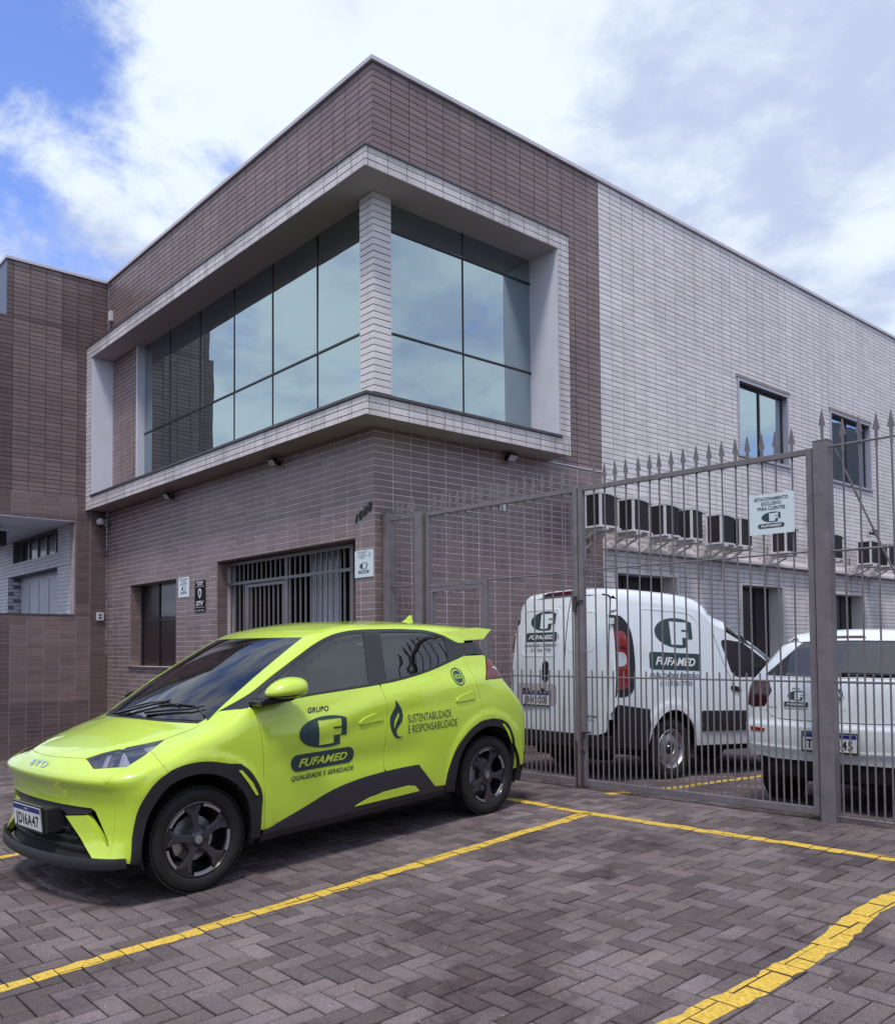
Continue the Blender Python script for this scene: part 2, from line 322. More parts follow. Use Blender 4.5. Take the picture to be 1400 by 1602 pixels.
def emblem_loops():
    """outer green shape and the F cut out of it, width 1"""
    out = []
    A, B, cx, cy = .6, .262, .6, .262
    t1 = math.acos((1-cx)/A)
    for k in range(41):
        t = t1+(math.pi-t1)*k/40
        out.append((cx+A*math.cos(t), cy+B*math.sin(t)))
    t2 = math.acos((.855-cx)/A)
    for k in range(1, 41):
        t = math.pi+(math.pi-t2)*k/40
        out.append((cx+A*math.cos(t), cy+B*math.sin(t)))
    out += [(.855,.165), (1.0,.165)]
    return out, list(F_LOOP)
def inside(px, py, loop):
    r = np.zeros(px.shape, bool); n = len(loop)
    for i in range(n):
        x1, y1 = loop[i]; x2, y2 = loop[(i+1) % n]
        if y1 == y2: continue
        c = ((y1 > py) != (y2 > py)) & (px < (x2-x1)*(py-y1)/(y2-y1)+x1)
        r ^= c
    return r
def fill2d(loops, h=None):
    """triangulate even-odd region bounded by loops, optional interior points at spacing h"""
    pts = []; edges = []
    for lp in loops:
        b = len(pts); pts += [tuple(map(float, p)) for p in lp]; edges += [(b+i, b+(i+1) % len(lp)) for i in range(len(lp))]
    nb = len(pts)
    if h:
        A = np.array(pts); x0, y0 = A.min(0); x1, y1 = A.max(0)
        gx, gy = np.meshgrid(np.arange(x0+h*.5, x1, h), np.arange(y0+h*.5, y1, h*.87)); gx = gx+(np.arange(gx.shape[0]) % 2)[:, None]*h*.5
        gx = gx.ravel(); gy = gy.ravel(); ok = np.zeros(gx.shape, bool)
        for lp in loops: ok ^= inside(gx, gy, lp)
        gx = gx[ok]; gy = gy[ok]
        dmin = np.full(gx.shape, 1e9)
        for a, b in edges:
            p = A[a]; q = A[b]; d = q-p; L = d@d
            if L < 1e-14: continue
            t = np.clip(((gx-p[0])*d[0]+(gy-p[1])*d[1])/L, 0, 1)
            dmin = np.minimum(dmin, (gx-p[0]-t*d[0])**2+(gy-p[1]-t*d[1])**2)
        k = dmin > (h*.45)**2
        pts += list(zip(gx[k].tolist(), gy[k].tolist()))
    res = geometry.delaunay_2d_cdt([Vector(p) for p in pts], edges, [], 0, 1e-7)
    V = np.array([(p.x, p.y) for p in res[0]]); F = [tuple(f) for f in res[2]]
    if not F: return V, []
    C = np.array([V[list(f)].mean(0) for f in F]); ok = np.zeros(len(F), bool)
    for lp in loops: ok ^= inside(C[:, 0], C[:, 1], lp)
    return V, [f for f, k in zip(F, ok) if k]
def flat(name, V, F, mat, fn, parent, local=False):
    """flat print: 2-d triangles placed by fn(u,v)"""
    m = MB(); m.add([fn(a, b) for a, b in V], [tuple(f) for f in F]); return m.build(name, mat, parent, local=local)
def capsule(w, h, r=None, n=12):
    r = h/2 if r is None else r; out = []
    for cx, cy, a in ((w/2-r, h/2-r, 0), (-w/2+r, h/2-r, 90), (-w/2+r, -h/2+r, 180), (w/2-r, -h/2+r, 270)):
        for k in range(n+1):
            t = math.radians(a+90*k/n); out.append((cx+r*math.cos(t), cy+r*math.sin(t)))
    return out

# ------------------------------------------------------------------ ground
SL = 0.0403
def gz(x, y):
    return gy_(y)-.052*max(0.0, .6-x)*(1.0 if y < .143 else 0.0)
def gy_(y):
    if y < -7.5: return SL*(-7.5-.143)
    if y < .143: return SL*(y-.143)
    if y < .3: return 0.0
    return max(-.042*(y-.3), -.20)
m = MB(); ys = [-400, -7.5, .1429, .143, .3, 5.06, 400]
xs_ = (-400, -60, -12, .6, 400)
m.add([(x, y, max(gz(x, y), gy_(y)-.655)-.055) for y in ys for x in xs_], [(5*i+k, 5*i+k+1, 5*i+k+6, 5*i+k+5) for i in range(6) for k in range(4)])
tag(m.build('ground', 'asphalt'), kind='structure')
PX0, PX1, PY0, PY1 = -11.5, 8.6, -5.6, 5.0
m = MB(); ys = [PY0, .1429, .143, .3, PY1]
m.add([(x, y, gz(x, y)-.010) for y in ys for x in (PX0, .6, PX1)], [(3*i+k, 3*i+k+1, 3*i+k+4, 3*i+k+3) for i in range(4) for k in range(2)])
paving = tag(m.build('paving', 'joint_sand'), kind='structure')
# herringbone pavers: module 10.1 cm, two modules long
W_ = 0.101; GAP = 0.0040
def paver_shape(L, W, h=.03, c=.004):
    a, b = L/2-GAP, W/2-GAP
    v = [(-a,-b,-h),(a,-b,-h),(a,b,-h),(-a,b,-h),(-a,-b,-c),(a,-b,-c),(a,b,-c),(-a,b,-c),(-a+c,-b+c,0),(a-c,-b+c,0),(a-c,b-c,0),(-a+c,b-c,0)]
    f = [(8,9,10,11)]
    for k in range(4):
        k2 = (k+1) % 4; f += [(4+k,4+k2,8+k2,8+k), (k,k2,4+k2,4+k)]
    return v, f
PV, PF = paver_shape(2*W_, W_)
pavers = []
for i in range(int(PX0/W_), int(PX1/W_)):
    for j in range(int(PY0/W_), int(PY1/W_)):
        k = (i-j) % 4
        if k == 0: c = ((i+1)*W_, (j+.5)*W_); rot = 0
        elif k == 3: c = ((i+.5)*W_, (j+1)*W_); rot = 1
        else: continue
        x, y = c
        if (x < 0.02 and y > -.13) or (x < -7.85 and y > -2.7): continue
        if not (PX0+.2 < x < PX1-.2 and PY0+.2 < y < PY1-.2): continue
        u, v, d = pix((x, y, gz(x, y)))
        if d < .3 or u < -450 or u > 1850 or v > 2200: 
            continue
        tilt = (random.gauss(0, .006), random.gauss(0, .006)); dz = random.gauss(0, .0014)
        pavers.append((x, y, rot, tilt, dz, d, u, v))
pav_mesh = bpy.data.meshes.new('paver'); pav_mesh.from_pydata(PV, [], PF); pav_mesh.materials.append(M['paver'])
vis = [p for p in pavers if 20 < p[6] < 1380 and p[7] < 1595]
vis.sort(key=lambda p: p[5]); near = set(id(p) for p in vis[:300])
def paver_mat(p):
    x, y, rot, t, dz, d, u, v = p; e = .05
    sy = (gz(x, y+e)-gz(x, y-e))/(2*e)
    sx = (gz(x+e, y)-gz(x-e, y))/(2*e)
    R = Matrix.Rotation(math.atan(sy), 4, 'X') @ Matrix.Rotation(-math.atan(sx), 4, 'Y') @ Matrix.Rotation(t[0], 4, 'X') @ Matrix.Rotation(t[1], 4, 'Y') @ Matrix.Rotation(math.pi/2*rot, 4, 'Z')
    return Matrix.Translation((x, y, gz(x, y)+dz)) @ R
rest = MB()
d_skip = lambda p: p[6] < -400 and p[5] > 12
for p in pavers:
    mt = paver_mat(p)
    if id(p) in near:
        o = bpy.data.objects.new('paver', pav_mesh); COL.objects.link(o); o.parent = paving; o.matrix_world = mt
        o.location = mt.translation; o.rotation_euler = mt.to_euler()
    else:
        if d_skip(p): continue
        rest.add([mt @ Vector(q) for q in PV], PF)
tag(rest.build('paver_field', 'paver', paving), kind='stuff')

# painted parking lines: paint lies on each paver, broken at the joints
def clip_rect(poly, x0, x1, y0, y1):
    for ax, lim, sgn in ((0, x0, 1), (0, x1, -1), (1, y0, 1), (1, y1, -1)):
        out = []
        for i in range(len(poly)):
            a, b = poly[i], poly[(i+1) % len(poly)]; da, db = sgn*(a[ax]-lim), sgn*(b[ax]-lim)
            if da >= 0: out.append(a)
            if da*db < 0:
                t = da/(da-db); out.append((a[0]+(b[0]-a[0])*t, a[1]+(b[1]-a[1])*t))
        poly = out
        if len(poly) < 3: return []
    return poly
def painted_line(label, pts, w=.10, jit=.006):
    m = MB(); P = [Vector(p) for p in pts]; S = []
    for a, b in zip(P, P[1:]):
        n = max(1, int((b-a).length/.05))
        for k in range(n): S.append(a.lerp(b, k/n))
    S.append(P[-1]); quads = []; prev = None
    for i, p in enumerate(S):
        d = (S[min(i+1, len(S)-1)]-S[max(i-1, 0)]).normalized(); nn = Vector((-d.y, d.x))
        a = p+nn*(w/2+random.gauss(0, jit)); b = p-nn*(w/2+random.gauss(0, jit))
        if prev: quads.append((prev[0], a, b, prev[1]))
        prev = (a, b)
    bb = [(min(q.x for q in Q)-.25, max(q.x for q in Q)+.25, min(q.y for q in Q)-.25, max(q.y for q in Q)+.25) for Q in quads]
    X0 = min(b[0] for b in bb); X1 = max(b[1] for b in bb); Y0 = min(b[2] for b in bb); Y1 = max(b[3] for b in bb)
    cand = [p for p in pavers if X0 < p[0] < X1 and Y0 < p[1] < Y1]
    for p in cand:
        hx, hy = ((W_-GAP+.0006), (W_/2-GAP+.0006)) if p[2] == 0 else ((W_/2-GAP+.0006), (W_-GAP+.0006))
        mt = paver_mat(p); nrm = (mt.to_3x3() @ Vector((0, 0, 1)))
        for Q, b in zip(quads, bb):
            if not (b[0] < p[0] < b[1] and b[2] < p[1] < b[3]): continue
            poly = clip_rect([(q.x, q.y) for q in Q], p[0]-hx, p[0]+hx, p[1]-hy, p[1]+hy)
            if len(poly) < 3: continue
            c = mt.translation
            m.add([(x, y, c.z-(nrm.x*(x-c.x)+nrm.y*(y-c.y))/nrm.z+.0022) for x, y in poly], [tuple(range(len(poly)))])
    return tag(m.build('parking_line', 'yellow'), label, 'line', kind='structure')
painted_line('long yellow parking line beside the lime green car', [(3.66, -5.3), (3.627, -4.68), (3.5, -2.7), (3.335, -.45)], .095)
painted_line('yellow line running along the foot of the gate', [(2.45, -.45), (3.33, -.47), (4.4, -.40), (5.54, -.33), (7.2, -.2)], .085)
painted_line('uneven yellow parking line at the lower right', [(5.85, -3.9), (5.868, -3.02), (5.888, -2.6), (5.893, -2.2), (5.882, -1.85), (5.845, -1.55), (5.812, -1.32), (5.822, -1.10), (5.848, -.85), (5.84, -.35)], .122, .006)
painted_line('yellow parking line on the far side of the lime green car', [(1.18, -5.2), (1.12, -4.03), (1.1, -2.5), (1.05, -.5)], .09)
painted_line('short yellow dash just outside the gate', [(2.985, .20), (3.02, .44)], .10)
painted_line('yellow parking line inside the yard beside the van', [(3.055, .58), (3.03, 1.4), (2.98, 2.4), (2.95, 3.4)], .085)
# grit and small stones lying on the pavers
m = MB()
for k in range(420):
    x = random.uniform(2.2, 7.4); y = random.uniform(-4.6, .2); r = random.choice((.0012, .0016, .002, .0028, .004)); z = gz(x, y)+r*.6
    a = random.uniform(0, 6.28); c, s_ = math.cos(a)*r, math.sin(a)*r
    m.add([(x+c*1.4, y+s_*1.4, z-r*.6), (x-s_, y+c, z-r*.6), (x-c*1.2, y-s_, z-r*.6), (x+s_, y-c, z-r*.6), (x, y, z+r*.5)], [(0, 1, 4), (1, 2, 4), (2, 3, 4), (3, 0, 4)])
M['grit'] = plain('grit', (.42, .38, .40), .9)
tag(m.build('loose_grit', 'grit'), 'pale grit scattered over the pavers', 'grit', kind='stuff')
# ------------------------------------------------------------------ tiled walls
TU, TZ, JT = 0.262, 0.0752, 0.0046
H_, L_, E_ = 7.86, 7.9, 0.37
def subtract(rects, hole):
    out = []; a0, a1, b0, b1 = hole
    for (x0, x1, z0, z1) in rects:
        if a1 <= x0 or a0 >= x1 or b1 <= z0 or b0 >= z1: out.append((x0, x1, z0, z1)); continue
        if z0 < b0: out.append((x0, x1, z0, b0))
        if z1 > b1: out.append((x0, x1, b1, z1))
        zz0, zz1 = max(z0, b0), min(z1, b1)
        if x0 < a0: out.append((x0, a0, zz0, zz1))
        if x1 > a1: out.append((a1, x1, zz0, zz1))
    return out
TILE_D = .0035
def tile_geo(w, h, d=TILE_D, c=.0014):
    v = [(0,0,-d),(w,0,-d),(w,h,-d),(0,h,-d),(0,0,-c),(w,0,-c),(w,h,-c),(0,h,-c),(c,c,0),(w-c,c,0),(w-c,h-c,0),(c,h-c,0)]
    f = [(8,9,10,11)]
    for k in range(4):
        k2 = (k+1) % 4; f += [(4+k,4+k2,8+k2,8+k), (k,k2,4+k2,4+k)]
    return v, f
full_tile = {}
class Facade:
    """collects the tiles of one part kind on one thing"""
    def __init__(s): s.full = []; s.cut = []
    def lay(s, org, udir, nrm, rects, u0, z0, tu=TU, tz=TZ, bond=0.0):
        """org: point with z=0; tiles fill rects (u0,u1,z0,z1) on a grid anchored at u0,z0"""
        B = Matrix((( udir[0], 0, nrm[0], org[0]), (udir[1], 0, nrm[1], org[1]), (0, 1, 0, org[2]), (0, 0, 0, 1)))
        for (a, b, c, d) in rects:
            for j in range(math.floor((c-z0)/tz), math.ceil((d-z0)/tz)):
                off = bond*tu*(j % 2)
                for i in range(math.floor((a-u0-off)/tu), math.ceil((b-u0-off)/tu)):
                    x0, x1 = max(a, u0+off+i*tu+JT), min(b, u0+off+(i+1)*tu-JT); y0, y1 = max(c, z0+j*tz+JT), min(d, z0+(j+1)*tz-JT)
                    if x1-x0 < .012 or y1-y0 < .010: continue
                    dn = random.gauss(0, .0006)
                    t = B @ Matrix.Translation((x0, y0, dn)) @ Matrix.Rotation(random.gauss(0, .0016), 4, 'X') @ Matrix.Rotation(random.gauss(0, .0012), 4, 'Y')
                    w, h = x1-x0, y1-y0
                    if abs(w-(tu-2*JT)) < 1e-4 and abs(h-(tz-2*JT)) < 1e-4: s.full.append((t, w, h))
                    else: s.cut.append((t, w, h))
    def build(s, parent, name, mat, nmax, skip=None):
        sc = []
        for k, (t, w, h) in enumerate(s.full):
            p0 = pix(t @ Vector((0, 0, 0))); p1 = pix(t @ Vector((w, 0, 0))); p2 = pix(t @ Vector((0, h, 0)))
            if p0[2] < .2: continue
            if not (4 < p0[0] < 1396 and 4 < p0[1] < 1598 and p1[0] < 1398): continue
            if skip and skip(p0[0], p0[1]): continue
            ar = abs((p1[0]-p0[0])*(p2[1]-p0[1])-(p1[1]-p0[1])*(p2[0]-p0[0])); sc.append((ar, k))
        sc.sort(reverse=True); pick = set(k for a, k in sc[:nmax]); rest = MB(); me = None
        for k, (t, w, h) in enumerate(s.full):
            if k in pick:
                key = (name, round(w, 4), round(h, 4))
                if key not in full_tile:
                    me = bpy.data.meshes.new(name); v, f = tile_geo(w, h); me.from_pydata(v, [], f); me.materials.append(M[mat]); full_tile[key] = me
                o = bpy.data.objects.new(name, full_tile[key]); COL.objects.link(o); o.parent = parent
                o.location = t.translation; o.rotation_euler = t.to_euler()
            else:
                v, f = tile_geo(w, h); rest.add([t @ Vector(q) for q in v], f)
        for (t, w, h) in s.cut:
            v, f = tile_geo(w, h); rest.add([t @ Vector(q) for q in v], f)
        if rest.v: tag(rest.build(name+'_field', mat, parent), kind='stuff')
def slab(m, org, udir, nrm, rects, d0, d1):
    U = Vector((*udir, 0)); N = Vector((*nrm, 0)); O = Vector(org)
    for (a, b, c, d) in rects:
        m.obox(O+U*((a+b)/2)+N*((d0+d1)/2)+Vector((0, 0, (c+d)/2)), U*((b-a)/2), N*((d1-d0)/2), Vector((0, 0, (d-c)/2)))
FR = dict(org=(0, 0, 0), udir=(1, 0), nrm=(0, -1)); SD = dict(org=(0, 0, 0), udir=(0, 1), nrm=(1, 0))
ZS, ZT, ZI, ZB = 3.693, 6.561, 6.335, 3.900     # soffit, frame top, frame inner top, under the sill slab
office = thing('office_building', 'two storey office building clad in brown and white ceramic tiles, corner window', 'building', (0, 0, 0))
low_f = subtract(subtract([(-L_, 0, -.75, ZS)], (-6.835, -5.045, .994, 2.34)), (-3.715, -.36, -.75, 2.494))
up_f = [(-L_, 0, ZT, 7.80)]
pan_f = [(-7.66, -6.60, 3.936, ZI)]
low_s = [(0, 3.93, -.75, ZS)]
up_s = [(0, 2.85, ZT, 7.80), (2.85, 3.93, ZS, 7.80)]
UPW = [(7.50, 9.20, 4.44, 5.73), (10.80, 12.55, 4.40, 5.75)]
LOW = [(4.20, 5.70, .95, 2.32), (7.48, 8.87, .15, 2.29), (10.74, 12.10, .95, 2.25), (14.0, 15.3, .95, 2.25)]
wh_s = [(3.93, 19.0, 2.70, 7.80)]
for h in UPW: wh_s = subtract(wh_s, h)
wl_s = [(3.93, 19.0, -.45, 2.60)]
for h in LOW: wl_s = subtract(wl_s, h)
m = MB(); slab(m, rects=[(a, min(b, -.012), c, d) for a, b, c, d in low_f+pan_f], d0=-.30, d1=-TILE_D, **FR); slab(m, rects=[(.30, 3.93, -.75, ZS)], d0=-.30, d1=-TILE_D, **SD); slab(m, rects=[(0.0036, .30, -.75, ZS)], d0=-.011, d1=-TILE_D, **SD)
wall_low = m.build('lower_wall', 'grout_light', office)
m = MB(); slab(m, rects=[(-L_, -.012, ZT, 7.80)], d0=-.30, d1=-TILE_D, **FR); slab(m, rects=[(.30, 2.85, ZT, 7.80), (2.85, 3.93, ZS, 7.80)], d0=-.30, d1=-TILE_D, **SD)
slab(m, rects=[(.0036, .30, ZT, 7.80)], d0=-.011, d1=-TILE_D, **SD)
wall_up = m.build('upper_wall', 'grout_dark', office)
m = MB(); slab(m, rects=wh_s+wl_s, d0=-.30, d1=-TILE_D, **SD)
wall_white = m.build('side_wall', 'grout_grey', office)
brown = Facade()
brown.lay(rects=low_f+pan_f, u0=0, z0=ZS-.052, **FR); brown.lay(rects=up_f, u0=0, z0=7.80, **FR)
brown.lay(rects=low_s, u0=0, z0=ZS-.052, **SD); brown.lay(rects=up_s, u0=0, z0=7.80, **SD)
car_zone = lambda u, v: (v > 965 and u < 820) or v > 1130
brown.build(wall_low, 'brown_tile', 'brown_tile', 300, car_zone)
rev = Facade()
rev.lay(org=(-6.828, 0, 0), udir=(0, 1), nrm=(1, 0), rects=[(0, .20, .994, 2.34)], u0=0, z0=ZS-.052)
rev.lay(org=(-3.708, 0, 0), udir=(0, 1), nrm=(1, 0), rects=[(0, .16, -.4, 2.494)], u0=0, z0=ZS-.052)
rev.build(wall_low, 'reveal_tile', 'brown_tile', 0)
white = Facade()
white.lay(rects=wh_s, u0=3.93, z0=7.80, **SD); white.lay(rects=wl_s, u0=3.93, z0=2.60, **SD)
white.build(wall_white, 'white_tile', 'white_tile', 300, lambda u, v: v > 850)
# frame round the corner window
m = MB()
m.box(-L_, E_-TILE_D, -E_+TILE_D, .13, ZI+.008, ZT-.012); m.box(-.13, E_-TILE_D, .13, 2.85, ZI+.008, ZT-.012)
m.box(-L_, E_-TILE_D, -E_+TILE_D, .13, ZS+.008, ZB); m.box(-.13, E_-TILE_D, .13, 2.85, ZS+.008, ZB)
m.box(-L_, -7.70, -E_+TILE_D, 0, ZB, ZI+.008); m.box(-.1, E_-TILE_D, 2.66, 2.85, ZB, ZI+.008)
surround = m.build('window_surround', 'grout_grey', office)
fr = Facade()
FF = dict(org=(0, -E_, 0), udir=(1, 0), nrm=(0, -1)); FS = dict(org=(E_, 0, 0), udir=(0, 1), nrm=(1, 0))
fr.lay(rects=[(-L_, E_, ZI, ZT)], u0=E_, z0=ZT, **FF); fr.lay(rects=[(-L_, E_, ZS, ZB)], u0=E_, z0=ZB, **FF); fr.lay(rects=[(-L_, -7.69, ZB, ZI)], u0=-L_-.04, z0=ZT, **FF)
fr.lay(rects=[(-E_, 2.85, ZI, ZT)], u0=-E_+.04, z0=ZT, **FS); fr.lay(rects=[(-E_, 2.85, ZS, ZB)], u0=-E_+.04, z0=ZB, **FS); fr.lay(rects=[(2.645, 2.85, ZB, ZI)], u0=2.62, z0=ZT, **FS)
fr.build(surround, 'frame_tile', 'white_tile_worn', 120)
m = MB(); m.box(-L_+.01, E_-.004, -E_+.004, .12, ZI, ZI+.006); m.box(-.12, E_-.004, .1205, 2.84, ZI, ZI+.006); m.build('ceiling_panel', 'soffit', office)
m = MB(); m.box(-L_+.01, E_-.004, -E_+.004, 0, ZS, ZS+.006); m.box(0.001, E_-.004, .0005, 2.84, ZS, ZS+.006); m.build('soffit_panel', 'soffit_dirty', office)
m = MB(); m.box(-L_, E_+.015, -E_-.015, 0.0, ZT-.012, ZT+.006); m.box(0.0, E_+.015, 0.001, 2.86, ZT-.012, ZT+.006); m.build('drip_edge', 'slate', office)
m = MB(); m.box(-7.66, E_+.02, -E_-.02, .13, ZB+.001, 3.936); m.box(-.13, E_+.02, .1301, 2.68, ZB+.001, 3.936); m.build('sill', 'slate', office, bevel=.004)
for bx in ((-7.69, -7.65, -E_+.01, .0), (-6.60, -6.56, -.01, .14), (-.128, E_-.012, 2.64, 2.66)):
    m = MB(); m.box(*bx, 3.937, ZI-.001); m.build('window_reveal', 'white_paint', office)
m = MB(); m.box(-.248, -.007, .007, .248, 3.936, ZI); col = m.build('column', 'grout_grey', office)
cf = Facade(); cf.lay(org=(0, 0, 0), udir=(1, 0), nrm=(0, -1), rects=[(-.254, -.001, 3.938, ZI)], u0=-.258, z0=ZT, tu=.262); cf.lay(org=(0, 0, 0), udir=(0, 1), nrm=(1, 0), rects=[(.001, .254, 3.938, ZI)], u0=-.004, z0=ZT, tu=.262)
cf.build(col, 'column_tile', 'white_tile', 80)
m = MB(); m.box(-L_, .035, -.035, .30, 7.805, H_); m.box(-.30, .035, .3005, 19.0, 7.805, H_); m.build('parapet_capping', 'capping', office, bevel=.006)
m = MB(); m.box(-L_+.3, -.3, .3, 19.0, 7.2, 7.4); m.build('roof', 'slate', office)
m = MB(); m.box(-.28, .10, 3.935, 19.0, 2.605, 2.66); m.box(-.28, .06, 3.935, 19.0, 2.661, 2.70); m.build('ledge', 'white_tile', office, bevel=.006)
# glass of the corner window: each pane its own part
def pane(name, org, udir, nrm, u0, u1, z0, z1, mat, parent, wob=.0022):
    U = Vector((*udir, 0)); c = Vector(org)+U*((u0+u1)/2)+Vector((0, 0, (z0+z1)/2)); hu, hz = U*((u1-u0)/2), Vector((0, 0, (z1-z0)/2))
    R = Matrix.Rotation(random.gauss(0, wob), 3, 'Z') @ Matrix.Rotation(random.gauss(0, wob), 3, U)
    m = MB(); m.add([c+R @ (hu*i+hz*j) for i, j in ((-1, -1), (1, -1), (1, 1), (-1, 1))], [(0, 1, 2, 3)])
    return m.build(name, mat, parent)
xm = [-6.56, -5.56, -4.50, -3.432, -2.376, -1.305, -.25]
for a, b in zip(xm, xm[1:]):
    pane('window_pane', (0, .12, 0), (1, 0), (0, -1), a+.006, b-.006, 3.937, 4.848, 'glass_front', office); pane('window_pane', (0, .12, 0), (1, 0), (0, -1), a+.006, b-.006, 4.868, ZI, 'glass_front', office)
ym = [.25, 1.445, 2.64]
for a, b in zip(ym, ym[1:]):
    for z0, z1 in ((3.937, 4.825), (4.845, 6.01), (6.03, ZI)):
        pane('window_pane', (-.12, 0, 0), (0, 1), (1, 0), a+.006, b-.006, z0, z1, 'glass_front', office)
for x in xm[1:-1]:
    m = MB(); m.box(x-.008, x+.008, .112, .15, 3.937, ZI-.001); m.build('mullion', 'frame_dark', office)
m = MB(); m.box(-6.56, -.25, .108, .15, 4.846, 4.870); m.build('transom', 'frame_dark', office)
m = MB(); m.box(-.15, -.112, 1.435, 1.455, 3.937, ZI-.001); m.build('mullion', 'frame_dark', office)
for z in (4.835, 6.02):
    m = MB(); m.box(-.15, -.108, .25, 2.64, z-.012, z+.012); m.build('transom', 'frame_dark', office)
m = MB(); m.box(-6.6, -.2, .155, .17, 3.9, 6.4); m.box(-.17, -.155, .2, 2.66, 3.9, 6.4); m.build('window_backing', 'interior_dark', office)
# upper side windows: slab surround, frame, two mirror panes
for (a, b, c, d) in UPW:
    w = MB(); w.box(-.12, .012, a+.0, a+.05, c, d); w.box(-.12, .012, b-.05, b, c, d); w.box(-.12, .012, a+.05, b-.05, d-.05, d); w.box(-.12, .035, a-.03, b+.03, c-.04, c+.005)
    wo = w.build('window', 'frame_alu', office)
    k = MB(); k.box(-.118, -.09, a+.051, a+.085, c+.006, d-.051); k.box(-.118, -.09, b-.085, b-.051, c+.006, d-.051); k.box(-.118, -.09, a+.085, b-.085, d-.085, d-.051); k.box(-.118, -.09, a+.085, b-.085, c+.006, c+.04)
    k.box(-.118, -.085, (a+b)/2-.02, (a+b)/2+.02, c+.04, d-.085); k.build('frame', 'frame_dark', wo)
    for u0, u1 in ((a+.085, (a+b)/2-.02), ((a+b)/2+.02, b-.085)): pane('pane', (-.105, 0, 0), (0, 1), (1, 0), u0, u1, c+.04, d-.085, 'glass_front', wo)
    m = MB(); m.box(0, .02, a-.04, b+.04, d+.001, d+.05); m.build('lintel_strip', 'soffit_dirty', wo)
# lower side openings, dark glazing set back in white painted reveals
for (a, b, c, d) in LOW:
    w = MB(); w.box(-.30, .014, a, a+.03, c, d); w.box(-.30, .014, b-.03, b, c, d); w.box(-.30, .014, a+.03, b-.03, d-.03, d); w.box(-.30, .03, a+.03, b-.03, c, c+.03)
    wo = w.build('window', 'white_tile', office)
    k = MB(); n = 3
    for i in range(n+1): y = a+.05+(b-a-.1)*i/n; k.box(-.285, -.255, y-.018, y+.018, c+.03, d-.03)
    k.box(-.285, -.257, a+.03, b-.03, d-.09, d-.031); k.build('frame', 'frame_dark', wo)
    for i in range(n): pane('pane', (-.27, 0, 0), (0, 1), (1, 0), a+.068+(b-a-.1)*i/n, a+.032+(b-a-.1)*(i+1)/n, c+.03, d-.09, 'glass_dark', wo)
# front window beside the barred entrance
m = MB(); m.box(-6.83, -5.05, .18, .30, .90, .994); m.box(-6.86, -5.02, -.03, .18, .955, .993); wo = m.build('window', 'slate', office)
m = MB()
for x in (-6.81, -6.12, -5.08): m.box(x-.02, x+.02, .19, .23, .995, 2.33)
m.box(-6.83, -5.05, .19, .229, 1.72, 1.75); m.build('frame', 'frame_dark', wo)
for a, b in ((-6.79, -6.14), (-6.10, -5.10)):
    for c, d in ((.996, 1.72), (1.75, 2.33)): pane('pane', (0, .21, 0), (1, 0), (0, -1), a, b, c, d, 'glass_dark', wo)
m = MB(); m.box(-6.835, -5.045, .006, .30, 2.335, 2.343); m.build('head_panel', 'brown_tile', wo)
# barred entrance: frame, door leaf, bars
ent = MB()
for a, b, z0, z1 in ((-3.83, -3.79, -.3, 2.47), (-.69, -.65, -.3, 2.47)): ent.box(a, b, .17, .21, z0, z1)
ent.box(-3.79, -.69, .17, .21, 2.43, 2.47); ent.box(-3.79, -.69, .17, .21, 2.155, 2.195); ent.box(-3.21, -3.17, .171, .209, -.3, 2.155); ent.box(-2.15, -2.10, .171, .209, -.3, 2.155); ent.box(-2.14, -2.11, .171, .209, 2.195, 2.43)
grille = ent.build('entrance_grille', 'gate_paint', office)
m = MB(); m.box(-3.16, -2.16, .172, .208, 2.10, 2.14); m.box(-3.16, -3.12, .172, .208, -.25, 2.10); m.box(-2.20, -2.16, .172, .208, -.25, 2.10); m.build('door_frame', 'gate_paint', grille)
barm = {}
def rod(name, key, x, y, z0, z1, w, parent, mat='gate_paint', rz=0.0, d=None):
    k = (round(z1-z0, 3), w, mat, d)
    if k not in barm:
        q = MB(); q.box(-w/2, w/2, -(d or w)/2, (d or w)/2, 0, z1-z0); me = bpy.data.meshes.new(name); me.from_pydata(q.v, [], q.f); me.materials.append(M[mat]); barm[k] = me
    o = bpy.data.objects.new(name, barm[k]); COL.objects.link(o); o.parent = parent; o.location = (x, y, z0); o.rotation_euler = (0, 0, rz); return o
n = 26
for i in range(n):
    x = -3.76+i*(3.04/(n-1)); rod('grille_bar', 0, x, .19, 2.195, 2.43, .018, grille)
    if not (-3.22 < x < -2.09): rod('grille_bar', 0, x, .19, -.25, 2.155, .018, grille)
for i in range(8): rod('grille_bar', 0, -3.06+i*.117, .19, -.25, 2.10, .018, grille)
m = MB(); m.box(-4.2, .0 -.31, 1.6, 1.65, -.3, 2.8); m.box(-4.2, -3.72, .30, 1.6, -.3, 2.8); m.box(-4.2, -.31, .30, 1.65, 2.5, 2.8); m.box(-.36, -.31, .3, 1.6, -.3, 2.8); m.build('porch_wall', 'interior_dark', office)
m = MB()
for i in range(7): m.box(-1.95+i*.10, -1.86+i*.10, .42, .43, -.2, 2.5)
m.build('vertical_blind', 'roll_door', office)
m = MB(); m.box(-3.715, -.36, .006, .30, 2.488, 2.497); m.build('head_panel', 'brown_tile', office)
m = MB(); m.box(.002, .012, 2.87, 3.925, 3.672, 3.688); m.build('cover_strip', 'plastic_white', office)

